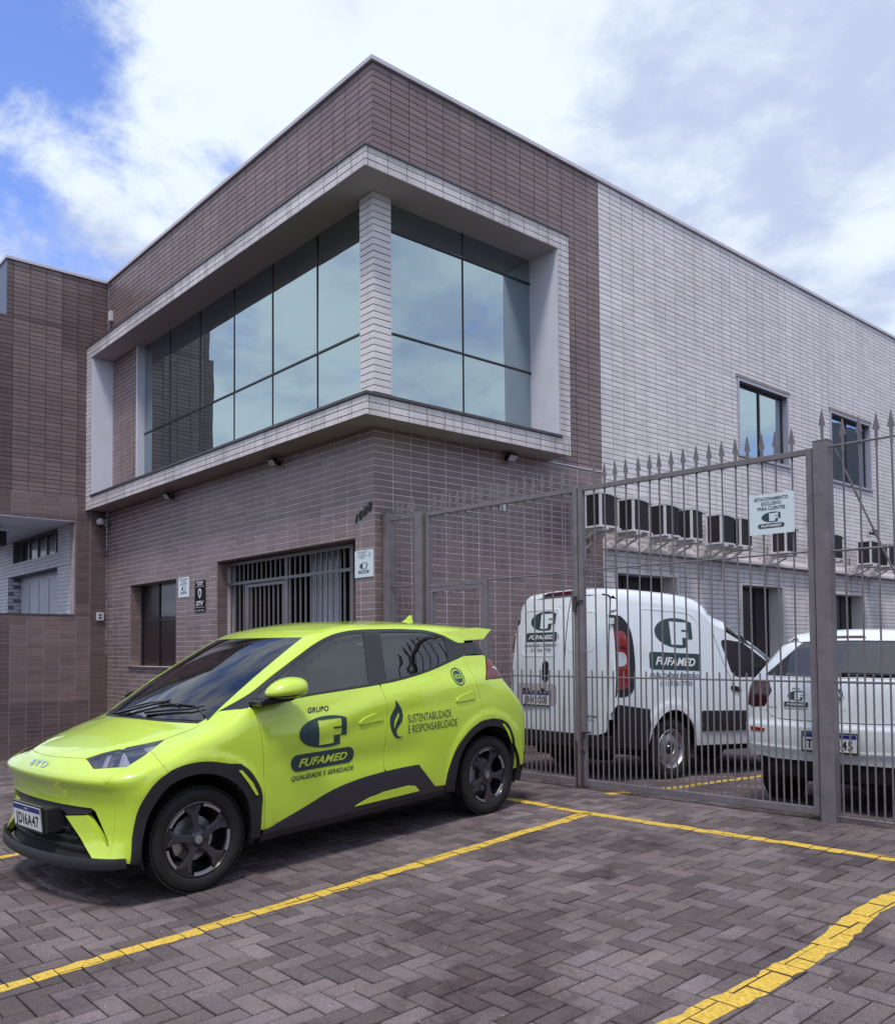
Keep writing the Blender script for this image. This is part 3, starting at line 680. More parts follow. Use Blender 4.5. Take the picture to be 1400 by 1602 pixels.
# ------------------------------------------------------------------ neighbouring block on the left with its open porch
nb = thing('neighbour_building', 'brown tiled neighbouring block with open porch and blue grey end wall', 'building', (-L_, -1.0, 0))
SX = dict(org=(-L_, 0, 0), udir=(0, 1), nrm=(1, 0))
nb_r = [(-1.673, -.0, 6.84, 7.78), (-1.775, -.0, 3.50, 6.84), (-.545, -.0, 1.85, 3.50)]; nb_l = [(-2.6, -.0, -.85, 1.85)]
m = MB(); slab(m, rects=[(-1.673, -.0, 6.84, 7.78), (-1.775, -.0, 3.9, 6.84)], d0=-.25, d1=-TILE_D, **SX); nbw = m.build('upper_wall', 'grout_dark', nb)
m = MB(); slab(m, rects=[(-1.775, -.0, 3.50, 3.9), (-.545, -.0, 1.85, 3.50)]+nb_l, d0=-.25, d1=-TILE_D, **SX); nbl = m.build('lower_wall', 'grout_mid', nb)
ft = Facade(); ft.lay(rects=nb_r+nb_l, u0=0, z0=7.78, **SX); ft.build(nbw, 'brown_tile', 'brown_tile_shaded', 300, lambda u, v: v > 1100)
m = MB(); m.box(-13, -L_-.001, -1.68, -1.674, 6.84, 7.78); m.box(-13, -L_-.001, -1.782, -1.776, 3.5, 6.85); m.build('end_wall', 'blue_grey', nb)
m = MB(); m.box(-13, -L_+.03, -1.70, .0, 7.782, 7.835); m.build('parapet_capping', 'capping', nb, bevel=.005)
m = MB(); m.box(-L_-.26, -L_+.004, -2.6, -.545, 1.851, 1.885); m.build('porch_sill', 'slate', nb)
m = MB(); m.box(-13, -L_-.005, -1.774, -.0, 3.50, 3.52); m.box(-L_-.25, -L_-.004, -1.77, -.546, 3.485, 3.4995); m.build('porch_ceiling', 'white_paint', nb)
m = MB(); m.box(-L_, -L_+.05, -.30, -.02, -.85, 3.69); pil = m.build('pilaster', 'brown_tile', nb)
fp = Facade(); fp.lay(org=(-L_+.05+TILE_D, 0, 0), udir=(0, 1), nrm=(1, 0), rects=[(-.30, -.02, -.85, 3.69)], u0=-.30, z0=7.78); fp.build(pil, 'pilaster_tile', 'brown_tile_shaded', 40, lambda u, v: v > 1100)
m = MB(); m.box(-L_-1.75, -L_-1.45, -1.45, -1.25, 3.15, 3.42); m.build('porch_lamp', 'black_metal', nb, bevel=.02)
# white brick house front behind the porch
hs = thing('white_brick_house', 'white painted brick house front with pale garage door behind the porch', 'house', (-10, -.5, 0))
HF = dict(org=(0, -.5, 0), udir=(1, 0), nrm=(0, -1))
hr = subtract(subtract([(-13.0, -8.02, -.3, 3.5)], (-12.08, -8.95, -.3, 2.79)), (-11.75, -8.95, 3.05, 3.49))
m = MB(); slab(m, rects=hr, d0=-.30, d1=-TILE_D, **HF); hw = m.build('wall', 'mortar_white', hs)
hb = Facade(); hb.lay(rects=hr, u0=-8.02, z0=3.5, tu=.225, tz=.072, bond=.5, **HF)
hb.lay(org=(-12.08, -.5, 0), udir=(0, 1), nrm=(1, 0), rects=[(0, .25, -.3, 2.79)], u0=0, z0=3.5, tu=.225, tz=.072, bond=.5)
hb.build(hw, 'brick', 'brick_white', 280, lambda u, v: v > 966)
gd = MB(); gd.box(-12.08, -8.95, -.25, -.20, -.3, 2.79); gdo = gd.build('garage_door', 'roll_door', hs)
for i in range(5):
    for j in range(3):
        m = MB(); x = -12.04+i*.615; m.box(x+.03, x+.59, -.262, -.251, .32+j*.80, 1.06+j*.80); m.build('door_panel', 'roll_door', gdo, bevel=.01)
wm = MB(); wm.box(-11.75, -8.95, -.30, -.27, 3.05, 3.49); wo = wm.build('window', 'interior_dark', hs)
for i in range(5):
    x = -11.72+i*.55; pane('pane', (0, -.33, 0), (1, 0), (0, -1), x+.02, x+.53, 3.06, 3.48, 'glass_dark', wo); m = MB(); m.box(x-.02, x+.015, -.36, -.31, 3.05, 3.49); m.build('frame', 'frame_alu', wo)
# building beyond the yard wall, seen only as a reflection in the side windows
rb = thing('boundary_building', 'grey brick building mirrored in the upper side windows', 'building', (9.2, 25, 0))
m = MB(); m.box(9.2, 9.5, 9.0, 27.0, -.3, 4.6); m.build('boundary_wall', 'brown_tile', rb); m = MB(); m.box(9.2, 9.5, 30.3, 60.0, -.3, 10.8); m.build('wall', 'grout_grey', rb)
# unseen trees added behind the viewer to darken the horizon and its reflections
m = MB(); rt = random.Random(5)
for k in range(46):
    a = math.radians(-135+k*5.2); R = rt.uniform(26, 34); cx, cy = 7+R*math.cos(a), -5+R*math.sin(a)
    if cx < 12 and cy > -18: continue
    hh = rt.uniform(3.5, 6.5); n = 9
    for j in range(3):
        ox, oy, oz, rr_ = rt.uniform(-1.6, 1.6), rt.uniform(-1.6, 1.6), hh*(.45+.22*j), rt.uniform(1.5, 2.6); V = []; Fc = []
        for i in range(n//2+2):
            ph = -math.pi/2+math.pi*i/(n//2+1)
            for q in range(n):
                th = 2*math.pi*q/n; w = rr_*rt.uniform(.78, 1.18); V.append((cx+ox+w*math.cos(ph)*math.cos(th), cy+oy+w*math.cos(ph)*math.sin(th), oz+w*.85*math.sin(ph)))
        for i in range(n//2+1):
            for q in range(n): Fc.append((i*n+q, i*n+(q+1) % n, (i+1)*n+(q+1) % n, (i+1)*n+q))
        m.add(V, Fc)
M['far_foliage'] = plain('far_foliage', (.055, .075, .035), .9, noise=.5, nscale=1.5)
tag(m.build('added_tree_line', 'far_foliage'), 'unseen tree line added to darken the horizon mirrored in the car paint', 'trees', kind='stuff')
# ------------------------------------------------------------------ gate and railing (runs a few degrees off the building line)
GP = 0.0635; GC, GS = math.cos(GP), math.sin(GP); GY = 0.145
def G(t, off=0.0, z=0.0): return Vector((t*GC-off*GS*-1*0-off*GS, GY+t*GS+off*GC, z))
def gbox(m, t0, t1, o0, o1, z0, z1):
    m.obox(G((t0+t1)/2, (o0+o1)/2, (z0+z1)/2), Vector((GC, GS, 0))*((t1-t0)/2), Vector((-GS, GC, 0))*((o1-o0)/2), Vector((0, 0, (z1-z0)/2)))
SPEAR = [(-.008, -.06), (.008, -.06), (.011, .035), (.011, .055), (.024, .062), (.016, .10), (.004, .165), (0, .178), (-.004, .165), (-.016, .10), (-.024, .062), (-.011, .055), (-.011, .035)]
spear_mesh = {}
def bar_mesh(h, spear):
    k = (round(h, 3), spear)
    if k not in spear_mesh:
        q = MB(); r = .0070
        q.lathe([(r, 0), (r, h)], lambda a, b, c: (a, b, c), 8)
        q.add([(r*math.cos(2*math.pi*i/8), r*math.sin(2*math.pi*i/8), h) for i in range(8)], [tuple(range(8))])
        if spear: q.prism([(a, b+h) for a, b in SPEAR], lambda a, b, d: (a, d, b), -.0045, .0045)
        me = bpy.data.meshes.new('bar'); me.from_pydata(q.v, [], q.f); me.materials.append(M['gate_paint']); spear_mesh[k] = me
    return spear_mesh[k]
def bar(t, z0, z1, parent, spear=False, name='bar'):
    o = bpy.data.objects.new(name, bar_mesh(z1-z0, spear)); COL.objects.link(o); adopt(o, parent)
    o.location = G(t, random.gauss(0, .002), z0); o.rotation_euler = (random.gauss(0, .0022), random.gauss(0, .0022), GP+random.gauss(0, .05)); return o
def rail(name, t0, t1, z, r, parent, off=0.0):
    m = MB(); m.tube([G(t0, off, z), G(t1, off, z)], r, 8); return m.build(name, 'gate_paint', parent, smooth='auto')
def post(t, w, h, label, spear=False):
    p = thing('gate_post', label, 'post', G(t), group='posts of the gate and railing')
    m = MB(); gbox(m, t-w/2, t+w/2, -w/2, w/2, -.1, h); m.build('shaft', 'gate_paint', p, bevel=.004)
    m = MB(); gbox(m, t-w/2-.002, t+w/2+.002, -w/2-.002, w/2+.002, h+.0005, h+.006); m.build('cap', 'gate_paint', p)
    if spear:
        o = bpy.data.objects.new('spear', bar_mesh(.06, True)); COL.objects.link(o); adopt(o, p); o.location = G(t, 0, h); o.rotation_euler = (0, 0, GP)
    return p
post(.068, .10, 2.735, 'grey steel gate post against the tiled building corner')
post(.595, .115, 2.70, 'grey steel hinge post next to the small wicket door')
post(4.805, .105, 2.71, 'tall grey steel gate post topped by a spear, right of the white sign', True)
# fixed bay between the wall post and the hinge post
bay = thing('railing_panel', 'narrow fixed railing bay between two grey posts by the building corner', 'railing', G(.33))
for z in (2.65, 1.92, .98): rail('rail', .12, .54, z, .007, bay)
for i in range(4): bar(.19+i*.095, .05, 2.67, bay, True)
# left leaf with wicket door
def leaf(name, label, t0, t1):
    g = thing(name, label, 'gate', G((t0+t1)/2))
    for a in (t0, t1-.048):
        m = MB(); gbox(m, a, a+.048, -.024, .024, .03, 2.675); m.build('stile', 'gate_paint', g, bevel=.003)
    m = MB(); gbox(m, t0+.0485, t1-.0485, -.022, .022, 2.632, 2.673); m.build('top_rail', 'gate_paint', g, bevel=.003)
    m = MB(); gbox(m, t0+.0485, t1-.0485, -.02, .02, .032, .085); m.build('bottom_rail', 'gate_paint', g, bevel=.003)
    return g
ga = leaf('gate_leaf', 'left grey steel gate leaf with a small wicket door in it', .672, 2.632)
rail('rail', 1.53, 2.585, 1.915, .007, ga); rail('rail', 1.53, 2.585, .983, .007, ga)
wk = MB(); gbox(wk, .721, 1.528, -.019, .019, 1.88, 1.922); gbox(wk, 1.488, 1.5285, -.0185, .0185, .086, 1.8795); wko = wk.build('wicket_frame', 'gate_paint', ga)
wd = MB(); gbox(wd, .725, .765, -.017, .017, .095, 1.872); gbox(wd, 1.44, 1.482, -.017, .017, .095, 1.872); gbox(wd, .7655, 1.4395, -.017, .017, 1.832, 1.872); gbox(wd, .7655, 1.4395, -.017, .017, .095, .14); wdo = wd.build('wicket_door', 'gate_paint', ga)
rail('wicket_rail', .766, 1.439, .983, .007, wdo)
for i in range(17):
    t = .79+i*.1105
    if t > 2.57: break
    if t < 1.46: bar(t, 1.92, 2.675, ga, True); bar(t, .13, 1.84, wdo)
    else: bar(t, .085, 2.675, ga, True)
for i in range(17):
    t = .845+i*.1105
    if t > 2.57: break
    if t < 1.42: bar(t, .13, 1.04, wdo, name='low_bar')
    elif t > 1.55: bar(t, .085, 1.04, ga, name='low_bar')
gb = leaf('gate_leaf', 'right grey steel gate leaf that carries the white parking sign', 2.642, 4.738)
for z in (1.925, .983): rail('rail', 2.69, 4.69, z, .007, gb)
for i in range(17): bar(2.808+i*.1105, .085, 2.675, gb, True)
for i in range(18):
    t = 2.7525+i*.1105
    if t < 4.68: bar(t, .085, 1.04, gb, name='low_bar')
m = MB(); m.tube([G(2.60, -.03, .42), G(2.60, -.03, -.02)], .008, 8); m.build('drop_bolt', 'gate_rust', ga)
m = MB(); m.tube([G(2.668, -.035, .50), G(2.668, -.035, -.01)], .008, 8); m.tube([G(2.668, -.035, .50), G(2.76, -.035, .50)], .008, 8); gbox(m, 2.65, 2.69, -.04, -.024, .32, .34); gbox(m, 2.65, 2.69, -.04, -.024, .46, .48); m.build('drop_bolt', 'gate_rust', gb)
m = MB(); gbox(m, 2.60, 2.69, -.036, -.025, 1.64, 1.665); gbox(m, 2.59, 2.62, -.04, -.0245, 1.56, 1.70); m.build('latch', 'gate_rust', ga)
for z in (.45, 2.2):
    m = MB(); m.lathe([(.011, -.04), (.011, .04)], lambda a, b, c: tuple(G(4.745+a, b-.01, z+c)), 10); m.build('hinge', 'gate_rust', gb)
# railing to the right of the gate
rl = thing('railing_panel', 'spear topped grey railing running right from the gate post', 'railing', G(6.0))
for z in (2.668, 1.915, .983, .035): rail('rail', 4.858, 7.6, z, .0085, rl)
for i in range(24): bar(4.948+i*.1102, .02, 2.675, rl, True)
for i in range(24): bar(4.893+i*.1102, .02, 1.04, rl, name='low_bar')
m = MB(); m.tube([G(4.87, .05, 2.66), G(5.30, .09, 1.60), G(5.74, .12, .55)], .008, 8); m.build('brace', 'gate_paint', rl, smooth='auto')

# ------------------------------------------------------------------ signs
def emblem(parent, fn, w, mats=('ink_green',), local=False, name='emblem'):
    o, f = emblem_loops(); V, F = fill2d([[(a*w, b*w) for a, b in o], [(a*w, b*w) for a, b in f]]); return flat(name, V, F, mats[0], fn, parent, local)
def sign_logo(s, fn, cx, z0, w, pill_r=None):
    """emblem of width w with its base at z0, pill under it"""
    emblem(s, lambda a, b: fn(cx-w/2+a, z0+b), w)
    ph = w*.235; V, F = fill2d([capsule(w*1.38, ph, pill_r)]); flat('name_bar', V, F, 'ink_green', lambda a, b: fn(cx+a, z0-w*.17+b), s)
    V, F = fit_text('FUFAMED', w*1.08, ph*.52, .35, .030, 1.05); flat('lettering', V, F, 'ink_white', lambda a, b: fn(cx+a, z0-w*.17-ph*.26+b, .0012), s)
def lines(s, fn, cx, z0, rows, mat='ink_green', bold=.026):
    for txt, w, h, dz in rows:
        V, F = fit_text(txt, w, h, 0, bold); flat('lettering', V, F, mat, lambda a, b: fn(cx+a, z0+dz+b), s)
sg = thing('sign_board', 'white parking sign wired to the right gate leaf', 'sign', G(4.42, -.03, 2.08))
m = MB(); gbox(m, 4.249, 4.597, -.020, -.016, 2.08, 2.384); m.build('panel', 'sign_white', sg)
gfn = lambda a, b, e=0: G(a, -.0212-e, b)
lines(sg, gfn, 4.423, 0, [('ESTACIONAMENTO', .262, .026, 2.334), ('EXCLUSIVO', .155, .026, 2.298), ('PARA CLIENTES', .215, .026, 2.262)])
sign_logo(sg, gfn, 4.42, 2.168, .148)
for a in (4.262, 4.585):
    for b in (2.095, 2.37):
        m = MB(); m.tube([G(a, -.0205, b), G(a, .014, b)], .0025, 6); m.build('wire_tie', 'steel', sg)
ffn = lambda a, b, e=0: (a, -.0105-e, b)
s1 = thing('sign_board', 'white parking sign on the tiled wall right of the barred entrance', 'sign', (-.18, 0, 2.04))
m = MB(); m.box(-.355, -.012, -.010, -.001, 2.04, 2.34); m.build('panel', 'sign_white', s1)
lines(s1, ffn, -.215, 0, [('ESTACIONAMENTO', .185, .014, 2.312), ('PARA IDOSOS', .12, .014, 2.290), ('E/OU DEFICIENTES', .175, .014, 2.268), ('FISICOS', .08, .014, 2.246)])
m = MB(); m.lathe([(.014, 0), (.019, 0)], lambda a, b, c: (-.075+a, -.0112, 2.276+b), 16); m.box(-.08, -.072, -.0113, -.0108, 2.288, 2.318); m.box(-.08, -.058, -.0113, -.0108, 2.286, 2.291); m.build('wheelchair_symbol', 'ink_green', s1)
sign_logo(s1, ffn, -.19, 2.125, .148)
s2 = thing('sign_board', 'white parking sign on the tiled wall beside the dark front window', 'sign', (-4.76, 0, 2.04))
m = MB(); m.box(-4.938, -4.577, -.010, -.001, 2.043, 2.34); m.build('panel', 'sign_white', s2)
lines(s2, ffn, -4.757, 0, [('ESTACIONAMENTO', .28, .024, 2.297), ('EXCLUSIVO', .17, .024, 2.262), ('PARA CLIENTES', .24, .024, 2.228)]); sign_logo(s2, ffn, -4.76, 2.132, .148)
s3 = thing('security_sign', 'tall black security company sign on the tiled wall', 'sign', (-4.22, 0, 1.8))
m = MB(); m.box(-4.387, -4.057, -.010, -.001, 1.80, 2.262); m.build('panel', 'sign_black', s3)
lines(s3, ffn, -4.222, 0, [('PROTEGIDO', .23, .026, 2.222), ('24 HORAS', .17, .026, 2.19)], 'ink_white')
m = MB(); m.box(-4.372, -4.072, -.0112, -.0104, 2.168, 2.172); m.box(-4.372, -4.072, -.0112, -.0104, 1.868, 1.872); m.build('rule', 'ink_white', s3)
V, F = fit_text('STV', .25, .068, .3, .03); flat('lettering', V, F, 'ink_white', lambda a, b: ffn(-4.222+a, 1.895+b), s3)
V, F = fit_text('(51) 3027.7000', .27, .018, 0, .01); flat('lettering', V, F, 'ink_white', lambda a, b: ffn(-4.222+a, 1.815+b), s3)
sh = [(0, .07), (.05, .05), (.055, .0), (.035, -.045), (0, -.08), (-.035, -.045), (-.055, 0), (-.05, .05)]
V, F = fill2d([sh]); flat('shield', V, F, 'ink_white', lambda a, b: ffn(-4.222+a, 2.075+b), s3)
V, F = fill2d([[(a*.62, b*.62) for a, b in sh]]); flat('shield_core', V, F, 'sign_emerald', lambda a, b: ffn(-4.222+a, 2.075+b, .001), s3)
hn = thing('house_number', 'black metal house number 1088 stepping up the tiled wall', 'number', (-.22, 0, 2.65))
for k, ch in enumerate('1088'):
    V, F = text2d(ch, .140, .25, .016); x0, z0 = -.335+k*.082, 2.655+k*.037; m = MB()
    m.add([(x0+a, -.016, z0+b) for a, b in V], [tuple(f) for f in F]); m.add([(x0+a, -.010, z0+b) for a, b in V], [tuple(f) for f in F]); m.add([(x0+a, -.004, z0+b) for a, b in V], [tuple(f) for f in F]); m.build('digit', 'black_metal', hn)

# ------------------------------------------------------------------ fittings on the walls
def floodlight(label, c, d, grp='floodlights under the soffit', sz=1.0):
    """c: centre of the lamp body, d: horizontal outward direction"""
    t = thing('floodlight', label, 'floodlight', c, grp); D = Vector((*d, 0)); S = Vector((-d[1], d[0], 0)); c = Vector(c)
    f = (D*.75-Vector((0, 0, .66))).normalized(); u = S.cross(f).normalized()
    m = MB(); m.obox(c, S*.075*sz, u*.055*sz, f*.02*sz); m.build('housing', 'black_metal', t, bevel=.006)
    m = MB(); m.obox(c+f*.0215*sz, S*.062*sz, u*.042*sz, f*.001); m.build('lens', 'lamp_glass', t)
    m = MB(); m.obox(c-f*.05*sz, S*.012, u*.012, f*.03*sz); m.obox(c-D*.09*sz, S*.03, D*.012, Vector((0, 0, .03))); m.build('bracket', 'black_metal', t)
floodlight('small black floodlight under the soffit, nearest the neighbouring block', (-5.16, -.10, 3.61), (0, -1)); floodlight('small black floodlight under the soffit, midway along the front', (-2.0, -.10, 3.61), (0, -1)); floodlight('small black floodlight under the soffit on the side facade', (.10, 2.05, 3.61), (1, 0))
floodlight('small dark lamp on the white wall above the air conditioners', (.14, 9.75, 3.52), (1, 0), None, 1.1); floodlight('dark lamp at the right end of the white wall above the air conditioners', (.14, 12.35, 3.50), (1, 0), None, 1.1)
sc_ = thing('security_camera', 'white dome security camera on the tiled corner under the soffit', 'camera', (-L_+.06, -.13, 3.5))
m = MB(); m.box(-L_+.057, -L_+.10, -.17, -.05, 3.43, 3.56); m.build('mount', 'plastic_white', sc_, bevel=.008)
m = MB(); m.lathe([(.0, .07), (.05, .055), (.07, .02), (.07, -.02), (.055, -.05)], lambda a, b, c: (-L_+.15+a, -.16+b, 3.50+c), 20); m.build('housing', 'plastic_white', sc_, smooth=True)
m = MB(); m.lathe([(.055, -.05), (.045, -.075), (.02, -.092), (0, -.095)], lambda a, b, c: (-L_+.15+a, -.16+b, 3.50+c), 20); m.build('dome', 'trim_black', sc_, smooth=True)
so = thing('wall_socket', 'white double wall socket box on the brown tiles', 'socket', (-L_+.05, -.13, 1.78))
m = MB(); m.box(-L_+.057, -L_+.085, -.20, -.07, 1.78, 1.92); m.build('box', 'plastic_white', so, bevel=.008)
for z in (1.815, 1.865): 
    m = MB(); m.box(-L_+.0851, -L_+.088, -.155, -.115, z, z+.028); m.build('outlet', 'black_metal', so)
an = thing('sensor_box', 'small white sensor box on the upper brown tiles near the roof corner', 'sensor', (-7.7, 0, 7.05)); m = MB(); m.box(-7.76, -7.66, -.06, -.0, 7.06, 7.24); m.build('box', 'plastic_white', an, bevel=.008); m = MB(); m.tube([(-7.71, -.03, 7.1), (-7.86, -.05, 7.06)], .006, 6); m.build('cable', 'plastic_white', an)
wb = thing('wall_plate', 'small white plate with a dark slot on the brown side wall', 'plate', (0, 1.97, 2.95)); m = MB(); m.box(0, .012, 1.93, 2.02, 2.95, 3.06); m.build('plate', 'plastic_white', wb); m = MB(); m.box(.0121, .015, 1.952, 1.966, 2.95, 3.06); m.build('slot', 'frame_dark', wb)
# ------------------------------------------------------------------ air conditioners on brackets along the white wall
def aircon(label, y, z, ly=.40, lx=.25, h=.49):
    t = thing('air_conditioner', label, 'air conditioner', (.40, y+ly/2, z), 'air conditioners along the side wall'); x1 = .52; x0 = x1-lx
    m = MB(); r = .09; lp = [(x0, y), (x1-.012, y), (x1, y+.012)]
    for k in range(7):
        a = math.radians(90*k/6); lp.append((x1-r+r*math.cos(a), y+ly-r+r*math.sin(a)))
    lp.append((x0, y+ly)); m.prism(lp, lambda a, b, d: (a, b, d), z+.025, z+h-.05); m.build('coil', 'ac_coil', t)
    n = 16; m = MB()
    for k in range(n):
        zz = z+.045+k*(h-.12)/n; m.prism([(a+.004 if a > x0+.01 else a, b-(.004 if b < y+.02 else 0)) for a, b in lp], lambda a, b, d: (a, b, d), zz, zz+.004)
    m.build('guard_wire', 'ac_coil', t)
    for bx in ((x1-.022, x1+.010, y-.010, y+.020), (x0-.01, x0+.02, y-.010, y+.018), (x0-.02, x0+.03, y+ly-.03, y+ly+.005)):
        m = MB(); m.box(*bx, z+.02, z+h-.03); m.build('corner_post', 'ac_white', t, bevel=.003)
    lp2 = [(x0-.03, y-.02), (x1+.02, y-.02)]
    for k in range(9):
        a = math.radians(90*k/8); lp2.append((x1+.02-.13+.13*math.cos(a), y+ly+.03-.13+.13*math.sin(a)))
    lp2.append((x0-.03, y+ly+.03))
    m = MB(); m.prism(lp2, lambda a, b, d: (a, b, d), z, z+.028); m.build('base_tray', 'ac_white', t, bevel=.004)
    # lid with a rising wave towards the far end
    m = MB(); n = 12; top = []; bot = []
    for k in range(n+1):
        v = k/n; yy = y-.015+(ly+.04)*v; dz = .02*math.sin(math.pi*v); bot.append((yy, z+h-.055-.035*max(0, v-.45)/.55)); top.append((yy, z+h+dz-.03*v))
    m.prism(bot+top[::-1], lambda a, b, d: (d, a, b), x0-.02, x1+.014); m.build('lid', 'ac_white', t, bevel=.006)
    for yy in (y+.06, y+ly-.08):
        m = MB(); m.box(0, x1+.07, yy-.016, yy+.016, z-.04, z-.001); m.obox((.17, yy, z-.13), Vector((.17, 0, .08)), Vector((0, .012, 0)), Vector((.008, 0, -.010))); m.build('bracket', 'ac_white', t)
    sg_ = random.uniform(.05, .35); m = MB(); m.tube([(x0+.05, y+ly*.3, z+.05), (.16, y+ly*.25, z-.10), (.05, y+ly*.3+sg_*.3, z-.12), (.02, y+ly*.3+sg_, z-.02-.2*sg_), (.015, y+ly*.3+sg_*1.3, z+.18)], .006, 6); m.build('cable', 'black_metal', t, smooth='auto')
    m = MB(); m.tube([(x0, y+ly*.6, z+.12), (.12, y+ly*.62, z+.05), (.03, y+ly*.7, z-.04), (.012, y+ly*.7, z-.5)], .012, 8); m.build('pipe', 'plastic_white', t, smooth='auto')
ord_ = ['first', 'second', 'third', 'fourth', 'fifth', 'sixth', 'seventh', 'eighth', 'ninth', 'tenth']
for k, (yy, ly) in enumerate([(3.24, .40), (3.93, .40), (4.65, .40), (5.30, .34), (6.08, .42), (6.62, .40), (8.02, .42), (9.72, .40), (11.22, .42), (12.0, .42)]):
    aircon('air conditioner on wall brackets, %s in the row counted from the brown corner' % ord_[k], yy, 2.80-.004*k, ly)
# ------------------------------------------------------------------ vehicles: bodies are smooth implicit solids, panels are cut from their surface
class Pchip:
    def __init__(s, pts):
        p = np.array(pts, float); s.x = p[:, 0]; s.y = p[:, 1]; h = np.diff(s.x); d = np.diff(s.y)/h; m = np.zeros(len(p))
        for i in range(1, len(p)-1):
            if d[i-1]*d[i] > 0:
                w1 = 2*h[i]+h[i-1]; w2 = h[i]+2*h[i-1]; m[i] = (w1+w2)/(w1/d[i-1]+w2/d[i])
        m[0] = d[0]; m[-1] = d[-1]; s.m = m
    def __call__(s, q):
        q = np.asarray(q, float); i = np.clip(np.searchsorted(s.x, q)-1, 0, len(s.x)-2); h = s.x[i+1]-s.x[i]; t = (q-s.x[i])/h
        tc = np.clip(t, 0, 1); a = (1+2*tc)*(1-tc)**2*s.y[i]+tc*(1-tc)**2*h*s.m[i]+tc**2*(3-2*tc)*s.y[i+1]+tc**2*(tc-1)*h*s.m[i+1]
        return a+np.where(t < 0, t*h*s.m[i], 0)+np.where(t > 1, (t-1)*h*s.m[i+1], 0)
def smax(a, b, k):
    h = np.maximum(k-np.abs(a-b), 0)/k; return np.maximum(a, b)+h*h*k*.25
def sstep(a, b, x):
    t = np.clip((x-a)/(b-a), 0, 1); return t*t*(3-2*t)
class Body:
    def __init__(s, f, root): s.f = f; s.root = root
    def grad(s, P, e=2e-3):
        g = np.zeros_like(P)
        for k in range(3):
            d = np.zeros(3); d[k] = e; g[:, k] = s.f(P+d)-s.f(P-d)
        return g/np.maximum(np.linalg.norm(g, axis=1), 1e-9)[:, None]
    def lift(s, P, D, depth=None):
        """move points along D onto the surface, seen from outside"""
        P = np.asarray(P, float); D = np.asarray(D, float)/np.linalg.norm(D)
        P0 = P-np.outer(P@D, D)
        tm = abs(D[0])*3.4+abs(D[1])*1.0+abs(D[2])*2.0; n = len(P); lo = np.full(n, np.nan); todo = np.arange(n); st = .08
        t = tm
        while t > -1.2 and len(todo):
            q = s.f(P0[todo]+D*t) < 0; lo[todo[q]] = t; todo = todo[~q]; t -= st
        bad = np.isnan(lo); lo[bad] = 0; hi = lo+st; hi[bad] = 0
        for _ in range(18):
            mid = (lo+hi)/2; q = s.f(P0+D[None, :]*mid[:, None]) < 0; lo = np.where(q, mid, lo); hi = np.where(q, hi, mid)
        out = P0+np.outer((lo+hi)/2, D); out[bad] = P[bad]
        return out
def dens(loop, h):
    out = []
    for i in range(len(loop)):
        a = np.array(loop[i], float); b = np.array(loop[(i+1) % len(loop)], float); n = max(1, int(np.linalg.norm(b-a)/h))
        for k in range(n): out.append(tuple(a+(b-a)*k/n))
    return out
def spl(pts, n=6, closed=False):
    P = [np.array(p, float) for p in pts]; out = []; N = len(P); rngk = range(N if closed else N-1)
    for i in rngk:
        p0 = P[(i-1) % N] if closed or i > 0 else 2*P[0]-P[1]; p1 = P[i]; p2 = P[(i+1) % N]; p3 = P[(i+2) % N] if closed or i+2 < N else 2*P[-1]-P[-2]
        for k in range(n):
            t = k/n; out.append(tuple(.5*((2*p1)+(-p0+p2)*t+(2*p0-5*p1+4*p2-p3)*t*t+(-p0+3*p1-3*p2+p3)*t**3)))
    if not closed: out.append(tuple(P[-1]))
    return out
def shrink(loop, d):
    """offset a closed 2-d loop inwards by d"""
    A = np.array(loop); n = len(A); area = .5*sum(A[i][0]*A[(i+1) % n][1]-A[(i+1) % n][0]*A[i][1] for i in range(n)); sg = 1 if area > 0 else -1; out = []
    for i in range(n):
        a, b, c = A[i-1], A[i], A[(i+1) % n]; u = b-a; v = c-b; u = u/max(np.linalg.norm(u), 1e-9); v = v/max(np.linalg.norm(v), 1e-9)
        nn = np.array([-u[1]-v[1], u[0]+v[0]])*sg; l = np.linalg.norm(nn)
        if l < 1e-6: out.append(tuple(b)); continue
        nn /= l; k = max(.35, nn@(np.array([-u[1], u[0]])*sg)); out.append(tuple(b+nn*d/k))
    return out
